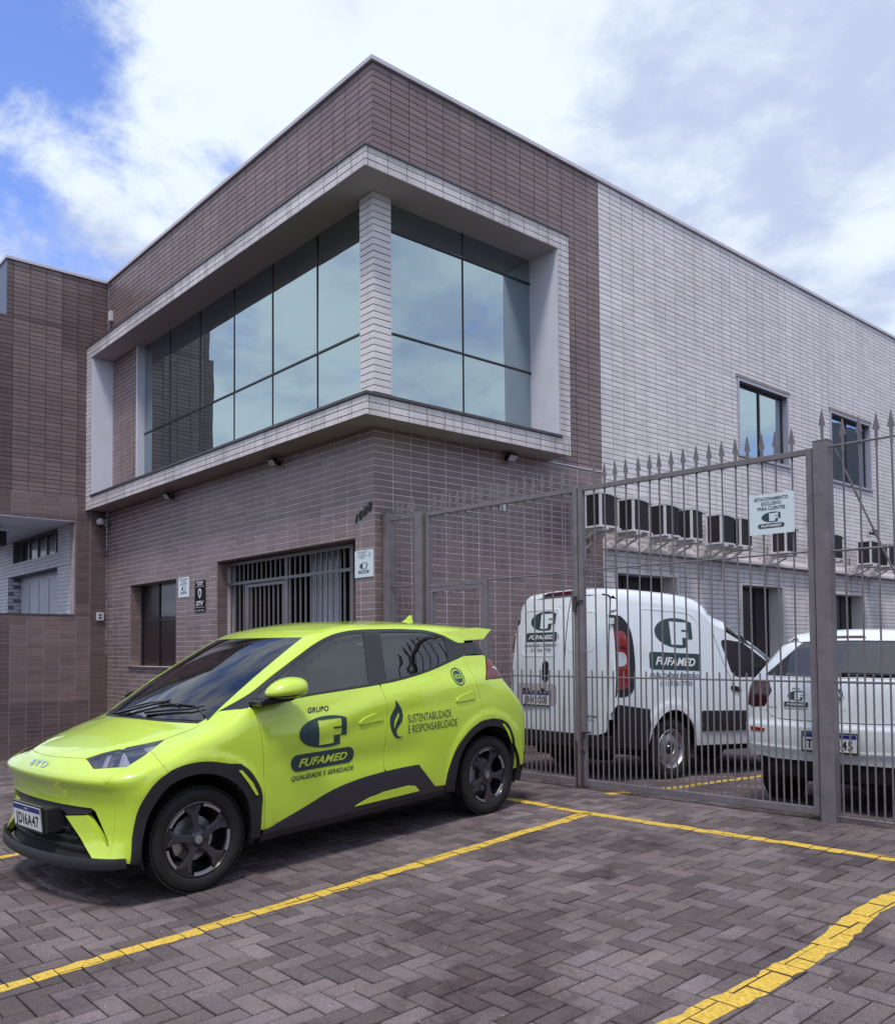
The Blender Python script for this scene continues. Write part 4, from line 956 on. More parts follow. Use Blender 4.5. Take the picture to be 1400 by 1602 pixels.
def patch(body, loops, D, h=.03, off=0.0, gap=.0015, skirt=.012, raw=False):
    """region bounded by 3-d loops, seen along D, laid on the body surface -> verts, faces, normals"""
    D = np.array(D, float); D /= np.linalg.norm(D); e1 = np.array([1., 0, 0]) if abs(D[0]) < .75 else np.array([0, 1., 0]); e1 -= D*(e1@D); e1 /= np.linalg.norm(e1); e2 = np.cross(D, e1)
    L2 = []
    for k, lp in enumerate(loops):
        a = [(float(np.dot(p, e1)), float(np.dot(p, e2))) for p in lp]; a = dens(a, h*.8)
        if gap: a = shrink(a, gap if k == 0 else -gap)
        L2.append(a)
    V, F = fill2d(L2, h)
    if not len(F): return np.zeros((0, 3)), [], np.zeros((0, 3))
    P = np.outer(V[:, 0], e1)+np.outer(V[:, 1], e2); P = body.lift(P, D); N = body.grad(P); P = P+N*off
    nf = []
    for f in F:
        a, b, c = P[f[0]], P[f[1]], P[f[2]]
        nf.append(f if np.cross(b-a, c-a)@N[f[0]] > 0 else (f[0], f[2], f[1]))
    verts = [P]; norms = [N]; faces = list(nf); base = len(P)
    if skirt:
        cnt = {}
        for f in nf:
            for i in range(3):
                a, b = f[i], f[(i+1) % 3]; cnt.setdefault((min(a, b), max(a, b)), []).append((a, b))
        bnd = [e[0] for e in cnt.values() if len(e) == 1]; idx = {}
        for a, b in bnd:
            for v in (a, b): idx.setdefault(v, len(idx))
        ks = list(idx); T = P[ks]; Bt = T-N[ks]*skirt; sn = np.zeros((len(ks), 3))
        for a, b in bnd:
            d = P[b]-P[a]; o = np.cross(d, N[a]); o /= max(np.linalg.norm(o), 1e-9); sn[idx[a]] += o; sn[idx[b]] += o
        sn /= np.maximum(np.linalg.norm(sn, axis=1), 1e-9)[:, None]
        verts += [T, Bt]; norms += [sn, sn]; n = len(ks)
        faces += [(base+idx[b], base+idx[a], base+n+idx[a], base+n+idx[b]) for a, b in bnd]
    return np.vstack(verts), faces, np.vstack(norms)
def panel(body, name, mat, patches, parent=None, **kw):
    """patches: list of (loops, D); joined into one part"""
    V = []; F = []; N = []; b = 0
    for loops, D in patches:
        v, f, n = patch(body, loops, D, **kw)
        V.append(v); N.append(n); F += [tuple(i+b for i in q) for q in f]; b += len(v)
    V = np.vstack(V); N = np.vstack(N); me = bpy.data.meshes.new(name); me.from_pydata(V.tolist(), [], F); me.materials.append(M[mat])
    me.polygons.foreach_set('use_smooth', [True]*len(F)); me.update(); me.normals_split_custom_set_from_vertices(N.tolist())
    o = bpy.data.objects.new(name, me); COL.objects.link(o); o.parent = parent or body.root; return o
def sd(pts, y): return [(p[0], y, p[1]) for p in pts]        # side view points (x,z)
def tp(pts): return [(p[0], p[1], 0.0) for p in pts]          # plan points (x,y)
def ft(pts): return [(0.0, p[0], p[1]) for p in pts]          # front / rear view points (y,z)
def decal(body, name, mat, V, F, fn, D, parent, off=.003, h=None):
    """flat print wrapped on the body: fn(u,v) -> rough 3-d point"""
    P = np.array([fn(a, b) for a, b in V]); P = body.lift(P, D); N = body.grad(P); P = P+N*off; nf = []
    for f in F:
        f = tuple(f); a, b, c = P[f[0]], P[f[1]], P[f[2]]; nf.append(f if np.cross(b-a, c-a)@N[f[0]] > 0 else f[::-1])
    me = bpy.data.meshes.new(name); me.from_pydata(P.tolist(), [], nf); me.materials.append(M[mat]); me.polygons.foreach_set('use_smooth', [True]*len(nf)); me.update(); me.normals_split_custom_set_from_vertices(N.tolist())
    o = bpy.data.objects.new(name, me); COL.objects.link(o); o.parent = parent; return o
def brand(body, parent, fn, D, cx, cz, w, ph=.25, pw=1.36, pr=None, dark='ink_green', light='lime', grupo=True, tag_='QUALIDADE E SERIEDADE', tel=None, pill_dy=.19):
    """company mark: emblem, name bar, lettering; fn(u,v) maps the print to the body"""
    o, f = emblem_loops(); V, F = fill2d([dens([((a-.5)*w, b*w) for a, b in o], .03), dens([((a-.5)*w, b*w) for a, b in f], .03)], .03)
    decal(body, 'emblem', dark, V, F, lambda a, b: fn(cx+a, cz+b), D, parent)
    hh = w*ph; V, F = fill2d([dens(capsule(w*pw, hh, pr), .03)], .03); zc = cz-w*pill_dy; decal(body, 'name_bar', dark, V, F, lambda a, b: fn(cx+a, zc+b), D, parent)
    V, F = fit_text('FUFAMED', w*pw*.78, hh*.46, .35, .032, 1.05); decal(body, 'lettering', light, V, F, lambda a, b: fn(cx+a, zc-hh*.23+b), D, parent, .0042)
    if tag_: V, F = fit_text(tag_, w*pw*1.0, w*.075, .3, .020, 1.05); decal(body, 'lettering', dark, V, F, lambda a, b: fn(cx+a, zc-hh*.5-w*.135+b), D, parent)
    if grupo: V, F = fit_text('GRUPO', w*.44, w*.085, .3, .026, 1.05); decal(body, 'lettering', dark, V, F, lambda a, b: fn(cx-.04*w+a, cz+w*.60+b), D, parent)
    if tel: V, F = fit_text(tel, w*pw*.62, w*.085, 0, .004); decal(body, 'lettering', dark, V, F, lambda a, b: fn(cx+a, zc-hh*.5-w*.27+b), D, parent)
def plate(parent, txt, c, ex, ez, w=.40, h=.13):
    """registration plate: c centre, ex to the reader's right, ez up (local axes)"""
    c = Vector(c); ex = Vector(ex).normalized(); ez = Vector(ez).normalized(); n = ex.cross(ez).normalized()
    m = MB(); m.obox(c, ex*(w/2+.012), ez*(h/2+.012), n*.006); m.build('plate_holder', 'trim_black', parent, local=True)
    m = MB(); m.obox(c+n*.008, ex*(w/2), ez*(h/2), n*.002); p = m.build('registration_plate', 'plate_white', parent, local=True)
    m = MB(); m.obox(c+n*.0108+ez*(h/2-.016), ex*(w/2-.003), ez*.014, n*.0005); m.build('plate_band', 'plate_blue', p, local=True)
    V, F = fit_text('BRASIL', .06, .010, 0, .01); flat('lettering', V, F, 'ink_white', lambda a, b: tuple(c+n*.0118+ex*a+ez*(h/2-.021+b)), p, True)
    V, F = fit_text(txt, w*.86, .066, 0, .022, 1.12); flat('lettering', V, F, 'ink_black', lambda a, b: tuple(c+n*.0110+ex*a+ez*(-h/2+.018+b)), p, True)
def tyre(parent, c, s, r=.30, w=.175, rr=.218):
    """c: centre of the outer face, s: outward sign of local y"""
    fn = lambda a, b, h: (c[0]+a, c[1]-s*h, c[2]+b); m = MB()
    m.lathe([(rr-.012, .03), (rr, .012), (rr+.015, .003), (r-.035, 0), (r-.014, .008), (r-.003, .026), (r, .05), (r, w-.05), (r-.003, w-.026), (r-.014, w-.008), (rr, w)], fn, 56)
    o = m.build('tyre', 'tyre', parent, smooth='auto', local=True)
    m = MB()
    for k in range(56):
        a = 2*math.pi*(k+.5)/56
        for y0, y1 in ((.012, .06), (.072, .103), (.115, w-.012)):
            for da in (0,):
                ca, sa = math.cos(a+da+.02*y0), math.sin(a+da+.02*y0); t = Vector((-sa, 0, ca))*(r*math.pi/56*.80); rad = Vector((ca, 0, sa)); cc = Vector((c[0], c[1]-s*(y0+y1)/2, c[2]))+rad*(r-.001)
                m.obox(cc, t, Vector((0, (y1-y0)/2, 0)), rad*.005)
    m.build('tread', 'tyre', o, local=True)
    return o
# ------------------------------------------------------------------ the lime green hatchback (local x to the rear from the front axle, near side y<0)
_a = math.radians(94.5099); _fx = Vector((math.cos(_a), math.sin(_a), .040346*math.sin(_a))).normalized(); _o = Vector((math.sin(_a), -math.cos(_a), -.040346*math.cos(_a))).normalized()
_z = _o.cross(_fx).normalized(); CM = Matrix(((_fx.x, -_o.x, _z.x, 2.152), (_fx.y, -_o.y, _z.y, -3.505), (_fx.z, -_o.z, _z.z, -.147), (0, 0, 0, 1)))
car = thing('lime_car', 'small lime green hatchback with company lettering parked in front', 'car', CM)
cT = Pchip([(-.8, .66), (-.62, .737), (-.53, .787), (-.456, .815), (-.35, .851), (-.2, .897), (-.1, .926), (-.01, .957), (.02, .972), (.15, 1.052), (.35, 1.168), (.6, 1.303), (.80, 1.405), (.90, 1.450), (1.0, 1.487), (1.15, 1.519), (1.4, 1.541), (1.8, 1.541), (2.1, 1.529), (2.4, 1.507), (2.7, 1.470), (3.2, 1.39)])
cK = Pchip([(-.6, 0), (-.35, .25), (-.05, .95), (.2, 1), (.9, 1), (1.3, .4), (1.8, 0), (3, 0)])
cC = Pchip([(-.7, .10), (-.3, .09), (0, .03), (.9, .02), (1.2, .08), (1.8, .13), (3, .14)])
cV = Pchip([(.10, .78), (.22, .822), (.35, .842), (.5, .852), (.65, .857), (.8, .856), (.92, .845), (1.0, .826), (1.06, .806), (1.12, .780), (1.2, .745), (1.3, .705), (1.4, .665), (1.5, .622), (1.65, .55)])
cW = Pchip([(-.8, .88), (-.6, .92), (-.45, .955), (-.25, .987), (0, 1), (1.8, 1), (2.3, .988), (2.6, .965), (2.85, .935), (3.2, .87)])
cF = Pchip([(.1, .04), (.19, -.035), (.255, -.045), (.30, -.02), (.40, .02), (.55, .035), (.63, .022), (.68, .002), (.70, -.004), (.735, .012), (.79, .050), (.83, .09), (.9, .18), (1.0, .33)])
cQ = Pchip([(.1, .22), (.3, .20), (.5, .18), (.68, .16), (.71, .165), (.75, .26), (.80, .40), (.9, .50), (1.1, .5)])
cR = Pchip([(.1, -.10), (.3, -.03), (.45, 0), (.66, .0), (.74, -.008), (.817, -.05), (.906, -.14), (1.008, -.24), (1.2, -.36), (1.35, -.45), (1.6, -.58)])
cZ = Pchip([(.2, .70), (.42, .755), (.69, .824), (1.06, .891), (1.36, .965), (1.9, 1.015), (2.5, 1.04), (3.2, 1.05)])
def car_f(P):
    x, y, z = P[:, 0], np.abs(P[:, 1]), P[:, 2]
    xs = x-.33*y*y*cK(x); top = cT(xs)-cC(x)*y*y
    hood = 1-sstep(-.05, .05, x); yb = .40+.22*sstep(-.55, .0, x); top = top+.010*hood*(1-sstep(yb-.06, yb+.02, y))
    gt = (z-top)*.86
    S = cV(z)*cW(x)
    rt_ = np.maximum(0, 1-np.abs(z-cZ(x))/.125); ridge = .015*rt_*rt_*(3-2*rt_)*sstep(.30, .8, x)*(1-sstep(2.35, 2.7, x))
    dent = -.016*np.exp(-((z-.60)/.09)**2)*sstep(.55, 1.0, x)*(1-sstep(1.55, 1.95, x))
    r1 = np.hypot(x, z-.30); r2 = np.hypot(x-2.5, z-.30)
    flare = .010*(1-sstep(.465, .525, r1))+.010*(1-sstep(.465, .525, r2))
    S = S+ridge+dent+flare
    gs = (y-S)*.97
    gf = (-.605+cQ(z)*y*y+.35*y**8+cF(z))-x
    gr = (x-(3.13-.10*y*y+cR(z)))*.9
    m_ = smax(gt, gs, .075); m_ = smax(m_, gf*.9, .06); return smax(m_, gr, .10)
cb = Body(car_f, car)
def L1(p, D): return [tuple(q) for q in cb.lift(np.array(p, float), D)]
ARCH_F = spl([(-.416, .25), (-.409, .300), (-.391, .427), (-.360, .555), (-.292, .660), (-.189, .724), (-.068, .750), (.057, .744), (.186, .713)], 4)+spl([(.255, .704), (.319, .651), (.377, .563), (.400, .493), (.394, .428), (.388, .284), (.388, .24)], 4)
ARCH_FI = spl([(-.366, .24), (-.361, .292), (-.344, .409), (-.308, .524), (-.219, .634), (-.101, .680), (.018, .682), (.135, .646), (.240, .572), (.300, .469), (.325, .320), (.322, .24)], 4)
ARCH_R = spl([(1.997, .25), (1.997, .303), (2.026, .422), (2.112, .566), (2.256, .674), (2.40, .730), (2.549, .738)], 4)+spl([(2.665, .716), (2.747, .669), (2.807, .579), (2.829, .509), (2.818, .40), (2.805, .30)], 4)
ARCH_RI = spl([(2.085, .25), (2.097, .36), (2.150, .51), (2.255, .615), (2.39, .673), (2.52, .682), (2.64, .655), (2.735, .585), (2.782, .485), (2.797, .36), (2.795, .28)], 4)
SILL = spl([(.417, .281), (.479, .291), (.719, .364), (.94, .435), (1.172, .474), (1.39, .490)], 4)+spl([(1.41, .491), (1.697, .493), (1.738, .471), (1.878, .322), (1.90, .312)], 3)
BELT = spl([(.385, 1.024), (.429, 1.030), (.795, 1.057), (1.06, 1.069), (1.321, 1.080), (1.42, 1.086)], 4)+spl([(1.44, 1.087), (1.625, 1.101), (1.94, 1.145), (2.349, 1.232), (2.372, 1.236)], 4)
DF = spl([(.385, 1.024), (.405, .928), (.421, .727), (.417, .45), (.417, .281)], 5)
DB = spl([(1.428, 1.086), (1.440, .90), (1.431, .795), (1.400, .60), (1.40, .490)], 5)
DR = spl([(2.372, 1.236), (2.40, 1.012), (2.439, .813), (2.43, .76), (2.40, .730)], 5)
WTOP = spl([(.242, 1.009), (.432, 1.105), (.597, 1.196), (.800, 1.298), (.981, 1.384), (1.138, 1.438), (1.296, 1.464), (1.438, 1.470), (1.514, 1.470), (1.770, 1.465), (1.909, 1.457), (2.012, 1.450), (2.121, 1.430), (2.222, 1.396), (2.281, 1.366), (2.357, 1.336), (2.43, 1.334)], 4)
G1 = [(.455, 1.052), (.462, 1.098), (.60, 1.172), (.80, 1.273), (.981, 1.359), (1.10, 1.403), (1.20, 1.428), (1.296, 1.441), (1.425, 1.446), (1.335, 1.098), (1.06, 1.086), (.795, 1.074), (.60, 1.063)]
G2 = [(1.585, 1.446), (1.77, 1.442), (1.909, 1.434), (2.012, 1.427), (2.121, 1.406), (2.205, 1.377), (2.185, 1.220), (1.94, 1.165), (1.72, 1.130), (1.625, 1.120), (1.51, 1.110)]
def between(c, a, b):
    """part of an open curve between indices chosen by nearest points"""
    A = np.array(c); i = int(np.argmin(np.hypot(A[:, 0]-a[0], A[:, 1]-a[1]))); j = int(np.argmin(np.hypot(A[:, 0]-b[0], A[:, 1]-b[1])))
    return c[i:j+1] if i <= j else c[j:i+1][::-1]
WSX = lambda y: .02+.33*y*y
ws_edge = spl([(.172, .655), (.354, .637), (.611, .603), (.85, .570), (.972, .548)], 6)
ws_top = [(.875+.33*y*y, y) for y in np.linspace(.548, -.548, 25)]
ws_base = [(WSX(y), y) for y in np.linspace(-.655, .655, 31)]
HL_TIP, HL_BOT, HL_LOW, HL_MID, HL_REAR = {}, {}, {}, {}, {}
hood_front = [(-.523+.40*y*y, y) for y in np.linspace(-.392, .392, 25)]
hf3 = L1(tp(hood_front), (0, 0, 1))
fr_loop_top = [(p[1], p[2]) for p in hf3]
for s in (-1, 1):
    D = (0, s, 0)
    rear_tip = L1(sd([(-.096, .876)], s), D)[0]; low = L1(sd([(-.22, .828)], s), D)[0]; mid = L1(ft([(s*.720, .765)]), (-1, 0, 0))[0]; bot = L1(ft([(s*.548, .753)]), (-1, 0, 0))[0]
    tip = hf3[0] if s < 0 else hf3[-1]
    HL_TIP[s], HL_BOT[s], HL_LOW[s], HL_MID[s], HL_REAR[s] = tip, bot, mid, low, rear_tip
# hood
def hlt(s):
    a, b = np.array(HL_TIP[s]), np.array(HL_REAR[s]); return [HL_TIP[s]]+L1([tuple(a+(b-a)*t) for t in np.linspace(.1, .9, 9)], (0, 0, 1))+[HL_REAR[s]]
hl = lambda s: spl([HL_REAR[s], L1(sd([(.083, .927)], s), (0, s, 0))[0], L1(tp([(.175, s*.64)]), (0, 0, 1))[0]], 6)
hood_rear = [(WSX(y)-.030, y) for y in np.linspace(-.63, .63, 31)]
loop = [p for p in hf3]+[(p[0], p[1], 0) for p in hlt(1)[1:-1]]+[(p[0], p[1], 0) for p in hl(1)]+[(a, b, 0) for a, b in hood_rear[::-1]]+[(p[0], p[1], 0) for p in hl(-1)[::-1]]+[(p[0], p[1], 0) for p in hlt(-1)[::-1][1:-1]]
panel(cb, 'hood', 'lime', [([loop], (0, 0, 1))], h=.035, gap=.002, skirt=.02)
loop = tp([(WSX(y)-.035, y) for y in np.linspace(-.68, .68, 31)]+[(WSX(y)+.035, y) for y in np.linspace(.66, -.66, 31)])
panel(cb, 'cowl', 'cladding', [([loop], (0, 0, 1))], h=.03, off=-.006, gap=0)
# windscreen and roof with pillars
loop = tp([(a, b) for a, b in ws_base]+ws_edge+ws_top[1:-1]+[(a, -b) for a, b in ws_edge[::-1]])
panel(cb, 'windscreen', 'ws_glass', [([loop], (0, 0, 1))], h=.05, off=-.002, gap=.001, skirt=0)
inn = shrink(dens([(p[0], p[1]) for p in loop], .03), .028); panel(cb, 'windscreen_band', 'trim_black', [([loop, tp(inn)], (0, 0, 1))], h=.04, off=-.005, gap=0, skirt=0)
wt_near = {s: L1(sd(WTOP, s), (0, s, 0)) for s in (-1, 1)}
rear_edge = [(2.46+.02*(1-(y/.6)**2), y) for y in np.linspace(wt_near[1][-1][1], wt_near[-1][-1][1], 15)]
loop = [(p[0], p[1], 0) for p in wt_near[1]]+tp(rear_edge[1:-1])+[(p[0], p[1], 0) for p in wt_near[-1][::-1]]+tp([(a, -b) for a, b in ws_edge])+tp(ws_top[::-1][1:-1])+tp(ws_edge[::-1])
panel(cb, 'roof', 'lime', [([loop], (0, 0, 1))], h=.035, gap=.001, skirt=.014)
panel(cb, 'headliner', 'seat_pale', [([loop], (0, 0, 1))], h=.08, off=-.03, gap=.004, skirt=0)
# front: bumper skin with the grille opening and two blades
GR = [(0, .545), (.56, .545), (.60, .53), (.71, .345), (.69, .33), (.66, .24), (.3, .235), (0, .232)]
GRf = GR+[(-a, b) for a, b in GR[-2:0:-1]]
div = [(.720, z) for z in np.linspace(.765, .283, 14)]
BL = [(.627, .283), (.316, .478), (.518, .498), (.694, .345), (.706, .345), (.590, .528), (.560, .541), (.42, .541), (.20, .542)]
fl = fr_loop_top+[(HL_BOT[1][1], HL_BOT[1][2])]+div+BL+[(0, .542)]+[(-a, b) for a, b in BL[::-1]]+[(-a, b) for a, b in div[::-1]]+[(HL_BOT[-1][1], HL_BOT[-1][2])]
def seam(s): return L1(sd(spl([(-.22, .828), (-.229, .779), (-.203, .7155)], 6), s), (0, s, 0))
def HLS(s): return L1(sd([(HL_LOW[s][0]+(-.22-HL_LOW[s][0])*t, .765+.063*t) for t in (.2, .4, .6, .8)], s), (0, s, 0))
def hl_low(s): return [HL_BOT[s]]+L1(ft([(s*y, .753+.012*(y-.548)/.172) for y in np.linspace(.58, .72, 6)]), (-1, 0, 0))+HLS(s)+[HL_MID[s]]
def corner_loop(s):
    dv = L1(ft([(s*a, b) for a, b in div]), (-1, 0, 0)); arch = L1(sd(between(ARCH_F, (-.416, .25), (-.203, .7155)), s), (0, s, 0))
    return dv[::-1]+HLS(s)+seam(s)+arch[::-1][1:]
panel(cb, 'front_bumper', 'lime', [([ft(fl)], (-1, 0, 0))]+[([corner_loop(s)], (-.55, s*.85, 0)) for s in (-1, 1)], h=.03, gap=.0005, skirt=.035)
panel(cb, 'grille', 'under', [([ft([(a*1.01, b) for a, b in GRf])], (-1, 0, 0))], h=.05, off=-.055, gap=-.01, skirt=0)
gm = MB()
for k in range(5):
    z = .315+k*.042
    for y0, y1 in ((-.52, .52),):
        pts = [(y, z) for y in np.linspace(y0+.1*(k), y1-.1*k, 13)]
        gm.tube([(p[0]+.035, p[1], p[2]) for p in L1(ft(pts), (-1, 0, 0))], .007, 6)
gm.build('grille_bar', 'cladding', car, local=True)
panel(cb, 'grille_strip', 'cladding_satin', [([ft([(-.575, .535), (-.42, .540), (0, .541), (.42, .540), (.575, .535), (.52, .503), (.32, .485), (.26, .505), (-.26, .505), (-.32, .485), (-.52, .503)])], (-1, 0, 0))], h=.04, off=-.008, gap=0, skirt=.04)
lip = [(-.795, .282), (-.5, .275), (0, .272), (.5, .275), (.795, .282), (.795, .232), (.5, .222), (0, .218), (-.5, .222), (-.795, .232)]
panel(cb, 'front_lip', 'cladding', [([ft([(y, z) for y, z in lip])], (-1, 0, 0))], h=.04, off=.016, gap=0, skirt=.05)
for s in (-1, 1):
    D = (0, s, 0); near = s < 0
    arch_top = L1(sd(between(ARCH_F, (-.203, .7155), (.388, .284)), s), D)
    loop = hl(s)+L1(tp([(.166, s*.662)]), (0, 0, 1))+L1(sd([(.242, 1.009), (.325, 1.019)], s), D)+L1(sd(DF[:DF.index(DF[-6])+1] if False else DF, s), D)+arch_top[::-1]+seam(s)[::-1]
    panel(cb, 'front_fender', 'lime', [([loop], (-.1, s, .35))], h=.03, gap=.0018, skirt=.014)
    # headlamp
    loop = hlt(s)+hl_low(s)[::-1]
    DH = (-.62, s*.62, .48)
    panel(cb, 'headlamp_bowl', 'lamp_inner', [([loop], DH)], h=.03, off=-.028, gap=.002, skirt=0)
    q = [np.array(p) for p in (HL_TIP[s], HL_REAR[s], HL_MID[s], HL_LOW[s], HL_BOT[s])]; ql = [np.array(p) for p in loop]
    a, b, c, d, e = q; mixp = lambda p, r, t: tuple(p+(r-p)*t)
    panel(cb, 'headlamp_blade', 'lamp_bright', [([[mixp(a, b, .26), mixp(a, b, .33), mixp(e, d, .34), mixp(e, d, .16)]], DH)], h=.02, off=-.02, gap=.002, skirt=.006)
    panel(cb, 'headlamp_reflector', 'lamp_bright', [([[mixp(a, b, .70), mixp(a, b, .97), mixp(c, d, .25), mixp(c, d, .05)]], DH)], h=.02, off=-.022, gap=.006, skirt=.006)
    panel(cb, 'headlamp_projector', 'lamp_bright', [([[mixp(a, b, .46), mixp(a, b, .50), mixp(c, d, .80), mixp(e, d, .66)]], DH)], h=.02, off=-.022, gap=.006, skirt=.006)
    panel(cb, 'headlamp_lens', 'lamp_lens', [([loop], DH)], h=.03, off=-.001, gap=.002, skirt=0)
    panel(cb, 'headlamp_rim', 'trim_black', [([loop, [tuple(np.mean(q, 0)+(p-np.mean(q, 0))*np.array([.95, .95, .88])) for p in ql]], DH)], h=.02, off=-.003, gap=.001, skirt=.02)
    # doors
    loop = sd(between(BELT, (.385, 1.024), (1.42, 1.086)), s)+sd(DB, s)+sd(between(SILL, (.417, .281), (1.39, .490))[::-1], s)+sd(DF[::-1][1:-1], s)
    fd = panel(cb, 'front_door', 'lime', [([loop], D)], h=.028, gap=.0022, skirt=.014)
    loop = sd(between(BELT, (1.44, 1.087), (2.372, 1.236)), s)+sd(DR, s)+sd(between(ARCH_R, (1.997, .303), (2.40, .730))[::-1], s)+sd(between(SILL, (1.41, .491), (1.90, .312))[::-1], s)+sd(DB[::-1][1:-1], s)
    rd = panel(cb, 'rear_door', 'lime', [([loop], D)], h=.028, gap=.0022, skirt=.014)
    # rear quarter wraps to the corner
    rc = [(s*.60, z) for z in np.linspace(1.02, .33, 16)]; rc3 = L1(ft(rc), (1, 0, 0))
    tl = [L1(sd([p], s), D)[0] for p in ((2.615, 1.232), (2.632, 1.213), (2.586, 1.12), (2.525, 1.040))]
    arr = L1(sd(between(ARCH_R, (2.40, .730), (2.805, .30)), s), D); drr = L1(sd(DR, s), D)
    loop = drr[::-1]+tl+rc3+arr[::-1]
    panel(cb, 'rear_quarter', 'lime', [([loop], (.5, s, .1))], h=.028, gap=.002, skirt=.014)
    tr = L1(ft([(s*.60, 1.035), (s*.60, 1.13)]), (1, 0, 0)); 
    panel(cb, 'tail_lamp', 'mid_red_lens', [([[tl[1], tl[2], tl[3], tr[0], tr[1]]], (.7, s*.7, .1))], h=.02, off=.004, gap=.003, skirt=.02)
    panel(cb, 'tail_lamp_strip', 'lamp_bright', [([[tuple(np.array(tl[2])*.6+np.array(tr[0])*.4), tuple(np.array(tl[2])*.75+np.array(tl[1])*.05+np.array(tr[1])*.2), tuple(np.array(tl[2])*.45+np.array(tr[1])*.55), tuple(np.array(tl[2])*.35+np.array(tr[0])*.2+np.array(tr[1])*.45)]], (.7, s*.7, .1))], h=.02, off=.0065, gap=.001, skirt=.004)
    # cladding
    panel(cb, 'wheel_arch_trim', 'cladding', [([sd(ARCH_F+ARCH_FI[::-1], s)], D)], h=.03, off=.007, gap=0, skirt=.022)
    panel(cb, 'wheel_arch_trim', 'cladding', [([sd(ARCH_R+ARCH_RI[::-1], s)], D)], h=.03, off=.007, gap=0, skirt=.022)
    panel(cb, 'arch_accent', 'lime', [([sd([(.236, .668), (.256, .668), (.328, .584), (.366, .506), (.350, .505), (.300, .582)], s)], D)], h=.02, off=.014, gap=0, skirt=.006)
    panel(cb, 'arch_accent', 'lime', [([sd([(2.652, .684), (2.676, .684), (2.741, .622), (2.788, .519), (2.774, .519), (2.720, .608)], s)], D)], h=.02, off=.014, gap=0, skirt=.006)
    low = [(1.99, .302), (1.99, .195), (.40, .195), (.40, .278)]
    panel(cb, 'sill_trim', 'cladding_satin', [([sd(SILL+[(1.985, .303), (1.985, .275), (.40, .255)], s)], D)], h=.035, off=.007, gap=0, skirt=.02)
    panel(cb, 'sill_trim_lower', 'cladding', [([sd([(.392, .254), (1.99, .274), (1.99, .235), (.392, .215)], s)], D)], h=.04, off=.003, gap=0, skirt=.05)
    panel(cb, 'sill_accent', 'lime', [([sd([(1.128, .301), (1.249, .337), (1.373, .356), (1.620, .363), (1.680, .351), (1.722, .309), (1.399, .304)], s)], D)], h=.03, off=.012, gap=0, skirt=.008)
    # windows
    dlo = sd(WTOP[:-1]+[(2.43, 1.334), (2.585, 1.338), (2.655, 1.233)]+[(2.615, 1.232), (2.50, 1.243)]+BELT[::-1]+[(.325, 1.019)], s)
    g1 = sd(spl(G1, 3, True), s); g2 = sd(spl(G2, 3, True), s); g1 = sd(G1, s); g2 = sd(G2, s)
    panel(cb, 'window_trim', 'trim_black', [([dlo, g1, g2], D)], h=.03, off=-.001, gap=.0015, skirt=.012)
    panel(cb, 'front_window', 'car_glass', [([g1], D)], h=.05, off=-.004, gap=-.004, skirt=0); panel(cb, 'rear_window', 'car_glass', [([g2], D)], h=.05, off=-.004, gap=-.004, skirt=0)
    panel(cb, 'door_card', 'seat', [([sd([(.45, 1.03), (1.42, 1.075), (2.3, 1.20), (2.3, .8), (1.9, .35), (.45, .35)], s)], D)], h=.08, off=-.05, gap=0, skirt=0)
    # door handles: flush flap over a shallow pocket
    for hx, hz, dd in ((1.19, .842, fd), (2.147, .906, rd)):
        lp = [(hx, hz-.004), (hx+.012, hz+.022), (hx+.06, hz+.040), (hx+.185, hz+.062), (hx+.200, hz+.052), (hx+.200, hz+.012), (hx+.19, hz+.004)]
        panel(cb, 'door_handle', 'lime', [([sd(spl(lp, 3, True), s)], D)], parent=dd, h=.02, off=.009, gap=0, skirt=.010)
        lp = [(hx+.002, hz-.006), (hx+.19, hz+.002), (hx+.2, hz+.008), (hx+.197, hz-.022), (hx+.17, hz-.030), (hx+.01, hz-.032)]
        panel(cb, 'handle_pocket', 'lime', [([sd(lp, s)], D)], parent=dd, h=.02, off=.0012, gap=0, skirt=.003)
    # mirror
    mc = Vector((.565, s*.935, 1.118)) if near else Vector((.70, s*.855, 1.105)); mm = MB(); n = 20; k_ = 12
    rad = lambda t: (.158, .105, .078)
    V = []; Fc = []
    for i in range(k_+1):
        ph = -math.pi/2+math.pi*i/k_
        for j in range(n):
            th = 2*math.pi*j/n; ex = math.cos(th)*math.cos(ph); ey = math.sin(th)*math.cos(ph); ez = math.sin(ph)
            zz = ez*(.080 if ez > 0 else .052); xx = ex*.155*(1-.12*ez)+(.02 if ex > 0 else 0)*abs(ex)+.018*ez; yy = ey*(.100 if near else .052)
            if ex > .55: xx = .155*.55+(.155*ex-.155*.55)*.55+.018*ez
            V.append((mc.x+xx, mc.y+yy, mc.z+zz-.10*(xx+.0)*.35*-1*0))
    for i in range(k_):
        for j in range(n):
            Fc.append((i*n+j, i*n+(j+1) % n, (i+1)*n+(j+1) % n, (i+1)*n+j))
    mm.add(V, Fc); mm.m = [1 if (sum(V[i][2] for i in f)/4 < mc.z-.026) else 0 for f in Fc]; mo = mm.build('door_mirror', ['lime', 'trim_black'], car, smooth=True, local=True)
    am = MB(); am.prism([(.375, 1.032), (.60, 1.050), (.66, 1.072), (.50, 1.075), (.40, 1.078), (.37, 1.066)], lambda a, b, d: (a, d, b), s*.79, s*(.93 if near else .84)); am.build('mirror_arm', 'trim_black', car, local=True, bevel=.006)
